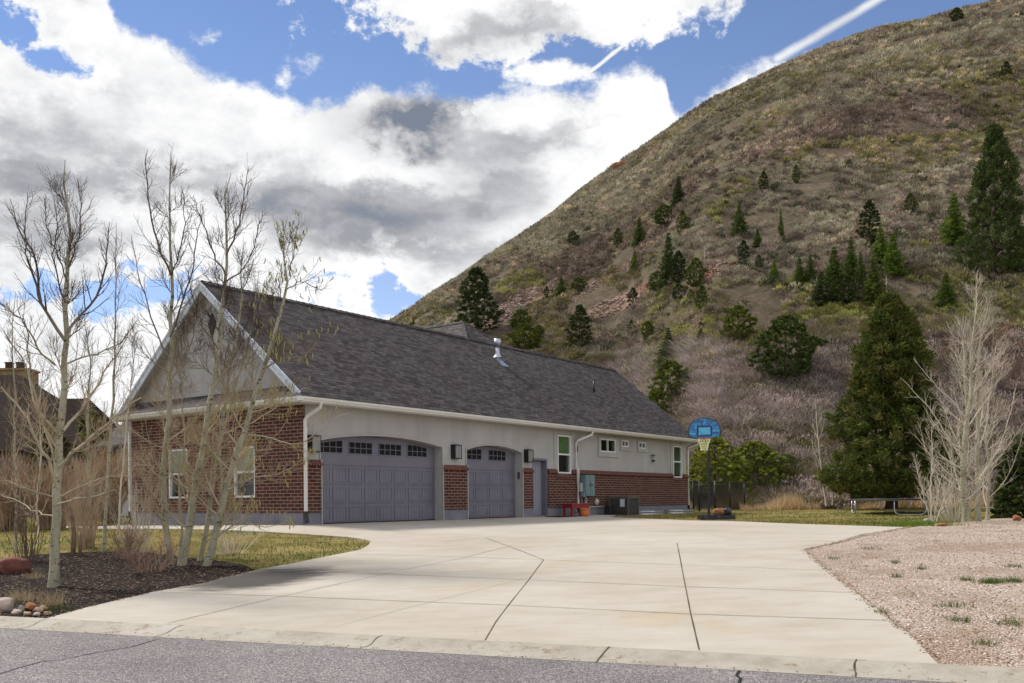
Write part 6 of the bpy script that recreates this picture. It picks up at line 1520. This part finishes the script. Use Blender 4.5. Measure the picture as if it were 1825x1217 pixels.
SG = 'bare shrubs around the left bed'
twig_shrub('bare_shrub', 'tangled tan and red bare shrub in front of the clump of aspens', 268, 1018, 70, 160, 42, RTW2, rm=.0042, group=SG, n2=7, wb=.32)
twig_shrub('bare_shrub', 'low brown bare shrub behind the tangled one', 225, 995, 70, 90, 34, RTW2, rm=.004, group=SG, n2=7, wb=.3)
twig_shrub('bare_shrub', 'upright straw coloured bare shrub by the broken stump', 150, 975, 120, 90, 70, TTW, rm=.004, group=SG, n2=4)
twig_shrub('bare_shrub', 'reddish bare hedge shrub in front of the neighbouring house, leftmost', 15, 925, 130, 120, 190, RTW, Y=28, rm=.007, group=SG, n2=6)
twig_shrub('bare_shrub', 'reddish bare hedge shrub directly behind the big aspen trunk', 95, 922, 110, 120, 170, RTW, Y=29, rm=.007, group=SG, n2=6)
twig_shrub('bare_shrub', 'rusty bare hedge shrub next to the gable wall corner', 195, 925, 130, 90, 170, RTW, Y=33, rm=.008, group=SG, n2=6)
twig_shrub('bare_shrub', 'brown bare shrub between the rusty one and the reddish hedge', 150, 922, 110, 80, 130, TTW, Y=32, rm=.007, group=SG, n2=6)
twig_shrub('bare_shrub', 'sparse low bare shrub at the foot of the slanting aspen', 410, 985, 60, 130, 30, TWIGP, rm=.004, group=SG, n2=4)
twig_shrub('bare_shrub', 'sparse bare suckers left of the straight aspen', 250, 985, 140, 110, 30, TWIGP, rm=.004, group=SG, n2=4)
twig_shrub('bare_shrub', 'thin upright suckers between the big aspen and the red boulder', 50, 1000, 170, 90, 26, TWIG, rm=.0045, group=SG, n2=5)
twig_shrub('bare_shrub', 'bushy pale suckers around the feet of the right hand aspens', 1700, 928, 80, 110, 50, TWIGP, rm=.007, n2=4)
# broken stump
x, y, z = gp(130, 990); sp = MB(); sp.tube([(0, 0, -.1), (.02, 0, .5), (-.03, 0, .9), (-.1, 0, 1.15)], [.055, .045, .035, .006], 7); sp.tube([(.10, .1, -.1), (.11, .1, .5)], [.04, .02], 6); st_ = sp.build('tree_stump', simple('stump_wood', (.26, .18, .12), .9, .35, 7), uv=False); st_.location = (x, y, z); tag(st_, 'splintered grey brown stump standing right behind the big aspen', 'stump')

def tuft(name, px, py, n, spread, h, w, cols, label, cat, mt=STRAW, group=None):
    x, y, z = gp(px, py); P = np.random.normal(0, spread, (n, 2)); o = blades(name, P, np.full(n, -.01), h, w, cols, mt, .45); o.location = (x, y, z-.01); tag(o, label, cat, group)
DG = [(.42, .33, .19), (.34, .25, .13), (.5, .41, .25)]; GG = [(.10, .16, .035), (.14, .19, .05), (.07, .11, .025)]
tuft('dry_tuft', 92, 1078, 260, .10, (.08, .3), (.002, .004), DG, 'dry straw tuft behind the tan rocks, near the driveway', 'grass tuft', group='dry straw tufts in the mulch bed')
tuft('dry_tuft', 40, 1070, 260, .14, (.08, .26), (.002, .004), DG, 'dry straw tuft behind the tan rocks, nearer the left frame edge', 'grass tuft', group='dry straw tufts in the mulch bed')
tuft('dry_tuft', 60, 1030, 120, .10, (.08, .2), (.002, .004), DG, 'dry straw tuft left of the big aspen foot', 'grass tuft', group='dry straw tufts in the mulch bed')
tuft('green_tuft', 105, 1086, 300, .12, (.03, .09), (.003, .006), [(.06, .08, .02), (.09, .10, .03)], 'low dark green weeds beside the driveway corner', 'weeds')
WG = 'green weed tufts in the gravel'
for px, py, n, sp_, lb in ((1767, 1037, 420, .085, 'largest green grass tuft in the gravel'), (1806, 1035, 260, .08, 'green grass tuft right of the largest one'), (1720, 1033, 120, .06, 'small green tuft left of the largest one'), (1808, 1009, 100, .07, 'small green tuft above the largest one, farther back'),
    (1641, 1013, 90, .05, 'upright little green weed in the middle of the gravel'), (1595, 1002, 60, .04, 'tiny green weed near the left corner of the gravel'), (1596, 1027, 70, .05, 'tiny green weed in the left half of the gravel'), (1695, 1078, 130, .10, 'thin green weed patch right of the middle of the gravel'),
    (1706, 1104, 130, .08, 'green weed patch below the thin one in the gravel'), (1577, 1092, 60, .05, 'green weed on the gravel edge beside the driveway'), (1755, 1146, 80, .06, 'green weed in the nearest gravel'), (1800, 1110, 160, .12, 'spread green weeds in the gravel at the right edge'), (1549, 977, 90, .10, 'flat green weed along the top edge of the gravel'), (1485, 995, 60, .06, 'little olive weed at the gravel corner')):
    tuft('weed_tuft', px, py, n, sp_, (.03, .10), (.002, .005), GG, lb, 'weed', STRAW, WG)
x, y, z = gp(1640, 935, y0=15); P = np.c_[np.random.normal(x, .45, 1600), np.random.normal(y, .5, 1600)]; tag(blades('fresh_grass', P, H(P[:, 0], P[:, 1])-.02, (.05, .16), (.006, .012), [(.13, .22, .03), (.18, .25, .05)], STRAW), 'fresh bright green grass between lawn, grey stone and gravel', 'grass', kind='stuff')
# ------------------------------------------------------------------ rocks
def rock(px, py, w, h, mt, label, seed, group=None, y0=5, rz=None):
    x, y, z = gp(px, py, y0=y0); k = y/F; sx_, sz_ = w*k/2, h*k/2
    bm = bmesh.new(); bmesh.ops.create_icosphere(bm, subdivisions=4, radius=1); rr = random.Random(seed)
    pl = [(Vector((rr.gauss(0, 1), rr.gauss(0, 1), rr.gauss(0, .8))).normalized(), rr.uniform(.62, .9)) for _ in range(11)]
    from mathutils import noise as mn
    for v in bm.verts:
        for n_, d_ in pl:
            q = v.co.dot(n_)-d_
            if q > 0: v.co -= n_*q*.9
        v.co += v.co.normalized()*mn.noise(v.co*2.2+Vector((seed*3.1, 0, 0)))*.10+v.co.normalized()*mn.noise(v.co*7+Vector((seed, 0, 0)))*.025
        v.co = Vector((v.co.x*sx_, v.co.y*sx_*.8, v.co.z*sz_*1.15))
    me = bpy.data.meshes.new('rock'); bm.to_mesh(me); bm.free(); me.materials.append(mt); me.polygons.foreach_set('use_smooth', [True]*len(me.polygons))
    o = bpy.data.objects.new('rock', me); COL.objects.link(o); o.location = (x, y, z+sz_*.75); o.rotation_euler = (0, 0, rr.uniform(-.5, .5)); tag(o, label, 'rock', group)
rock(25, 1020, 62, 30, REDROCK, 'dark red sandstone boulder at the back of the mulch bed', 1)
RG = 'border stones at the corner of kerb and mulch'
for i, (px, py, w, h, m_, lb) in enumerate(((8, 1089, 42, 26, PINKROCK, 'largest pale pink stone at the left frame edge'), (30, 1095, 22, 10, PINKROCK, 'flat pale pink stone in front of the largest one'), (38, 1090, 14, 12, GREYROCK, 'small grey stone between the pale pink and orange stones'), (54, 1088, 24, 15, ORROCK, 'orange brown stone at the back of the border stones'), (68, 1091, 18, 10, TANROCK, 'tan stone right of the orange one'), (77, 1088, 16, 10, TANROCK, 'tan stone farthest right at the back of the border'),
    (48, 1097, 18, 8, TANROCK, 'small flat tan stone at the front middle of the border'), (66, 1098, 14, 7, PINKROCK, 'small pale stone at the front right of the border'), (85, 1096, 14, 7, TANROCK, 'last small tan stone against the driveway corner'), (15, 1077, 16, 10, ORROCK, 'small brown stone behind the largest pale one'), (-8, 1097, 24, 12, TANROCK, 'tan stone cut by the left frame edge'))): rock(px, py, w, h, m_, lb, 10+i, RG)
rock(1652, 931, 15, 9, GREYROCK, 'light grey round stone at the corner of lawn and gravel', 30, y0=15); rock(1681, 937, 18, 6, ORROCK, 'flat brown stone under the right hand aspens', 31, y0=15); rock(1670, 937, 10, 4, TANROCK, 'small tan stone beside the flat brown one', 33, y0=15); rock(1812, 927, 20, 10, ORROCK, 'orange rounded stone at the far right edge of the gravel', 32, y0=15)
rock(1109, 298, 16, 13, ORROCK, 'red rock outcrop on the skyline', 40) if 0 else None
x, y, z = hp_at(1109, 301)
bm = bmesh.new(); rr = random.Random(5)
for j in range(9):
    mtx = Matrix.Translation((rr.gauss(0, 1.1), rr.gauss(0, .5), rr.uniform(-.2, .9))) @ Matrix.Rotation(rr.uniform(0, 3), 4, 'Z') @ Matrix.Rotation(rr.uniform(-.4, .4), 4, 'X') @ Matrix.Diagonal((rr.uniform(.7, 1.5), rr.uniform(.5, 1), rr.uniform(.5, 1.1), 1))
    bmesh.ops.create_icosphere(bm, subdivisions=1, radius=.9, matrix=mtx)
me = bpy.data.meshes.new('rock_outcrop'); bm.to_mesh(me); bm.free(); me.materials.append(ORROCK); o = bpy.data.objects.new('rock_outcrop', me); COL.objects.link(o); o.location = (x, y, z); tag(o, 'small reddish rock outcrop on the hill skyline', 'rock')

def litter(name, poly, n, label):
    pts = []
    for a, b in zip(poly[:-1], poly[1:]):
        a, b = Vector(a), Vector(b); L_ = (b-a).length; m = int(n*L_/12)
        for _ in range(m):
            q = a.lerp(b, random.random()); nn = Vector((-(b-a).y, (b-a).x)).normalized()*abs(random.gauss(0, .035))*random.choice((-1, 1)); pts.append((q.x+nn.x, q.y+nn.y))
    Pp = np.array(pts); inside = inpoly(Pp[:, 0], Pp[:, 1], drive)
    tag(chips(name, Pp, np.where(inside, H(Pp[:, 0], Pp[:, 1])+.002, H(Pp[:, 0], Pp[:, 1])-.01), (.006, .020), [(.42, .27, .17), (.28, .17, .10), (.60, .46, .36), (.14, .09, .06), (.34, .26, .15)], CHIPM, .4), label, 'litter', kind='stuff')
litter('spilled_gravel', [G2(1618, 939.6), G2(1503, 964), G2(1434, 979.4), G2(1477, 1017), G2(1521, 1051), G2(1579, 1098), G2(1623, 1132), G2(1672, 1172)], 1500, 'small stones and leaf litter spilled along the gravel edge of the driveway')
litter('bark_litter', [G2(90, 1098), G2(153, 1083), G2(276, 1054), G2(364, 1039), G2(456, 1016)], 1100, 'bark bits spilled along the mulch edge of the driveway')
kc = []
for _ in range(900):
    t_ = random.uniform(-30, 14); s__ = abs(random.gauss(.06, .09)); kc.append(along(t_, s__))
kc = np.array(kc); tag(chips('gutter_grit', kc, np.full(len(kc), -.93), (.004, .013), [(.16, .12, .09), (.3, .22, .15), (.08, .06, .05), (.4, .33, .25)], CHIPM, .5), 'grit and leaf bits lying in the gutter along the kerb', 'litter', kind='stuff')
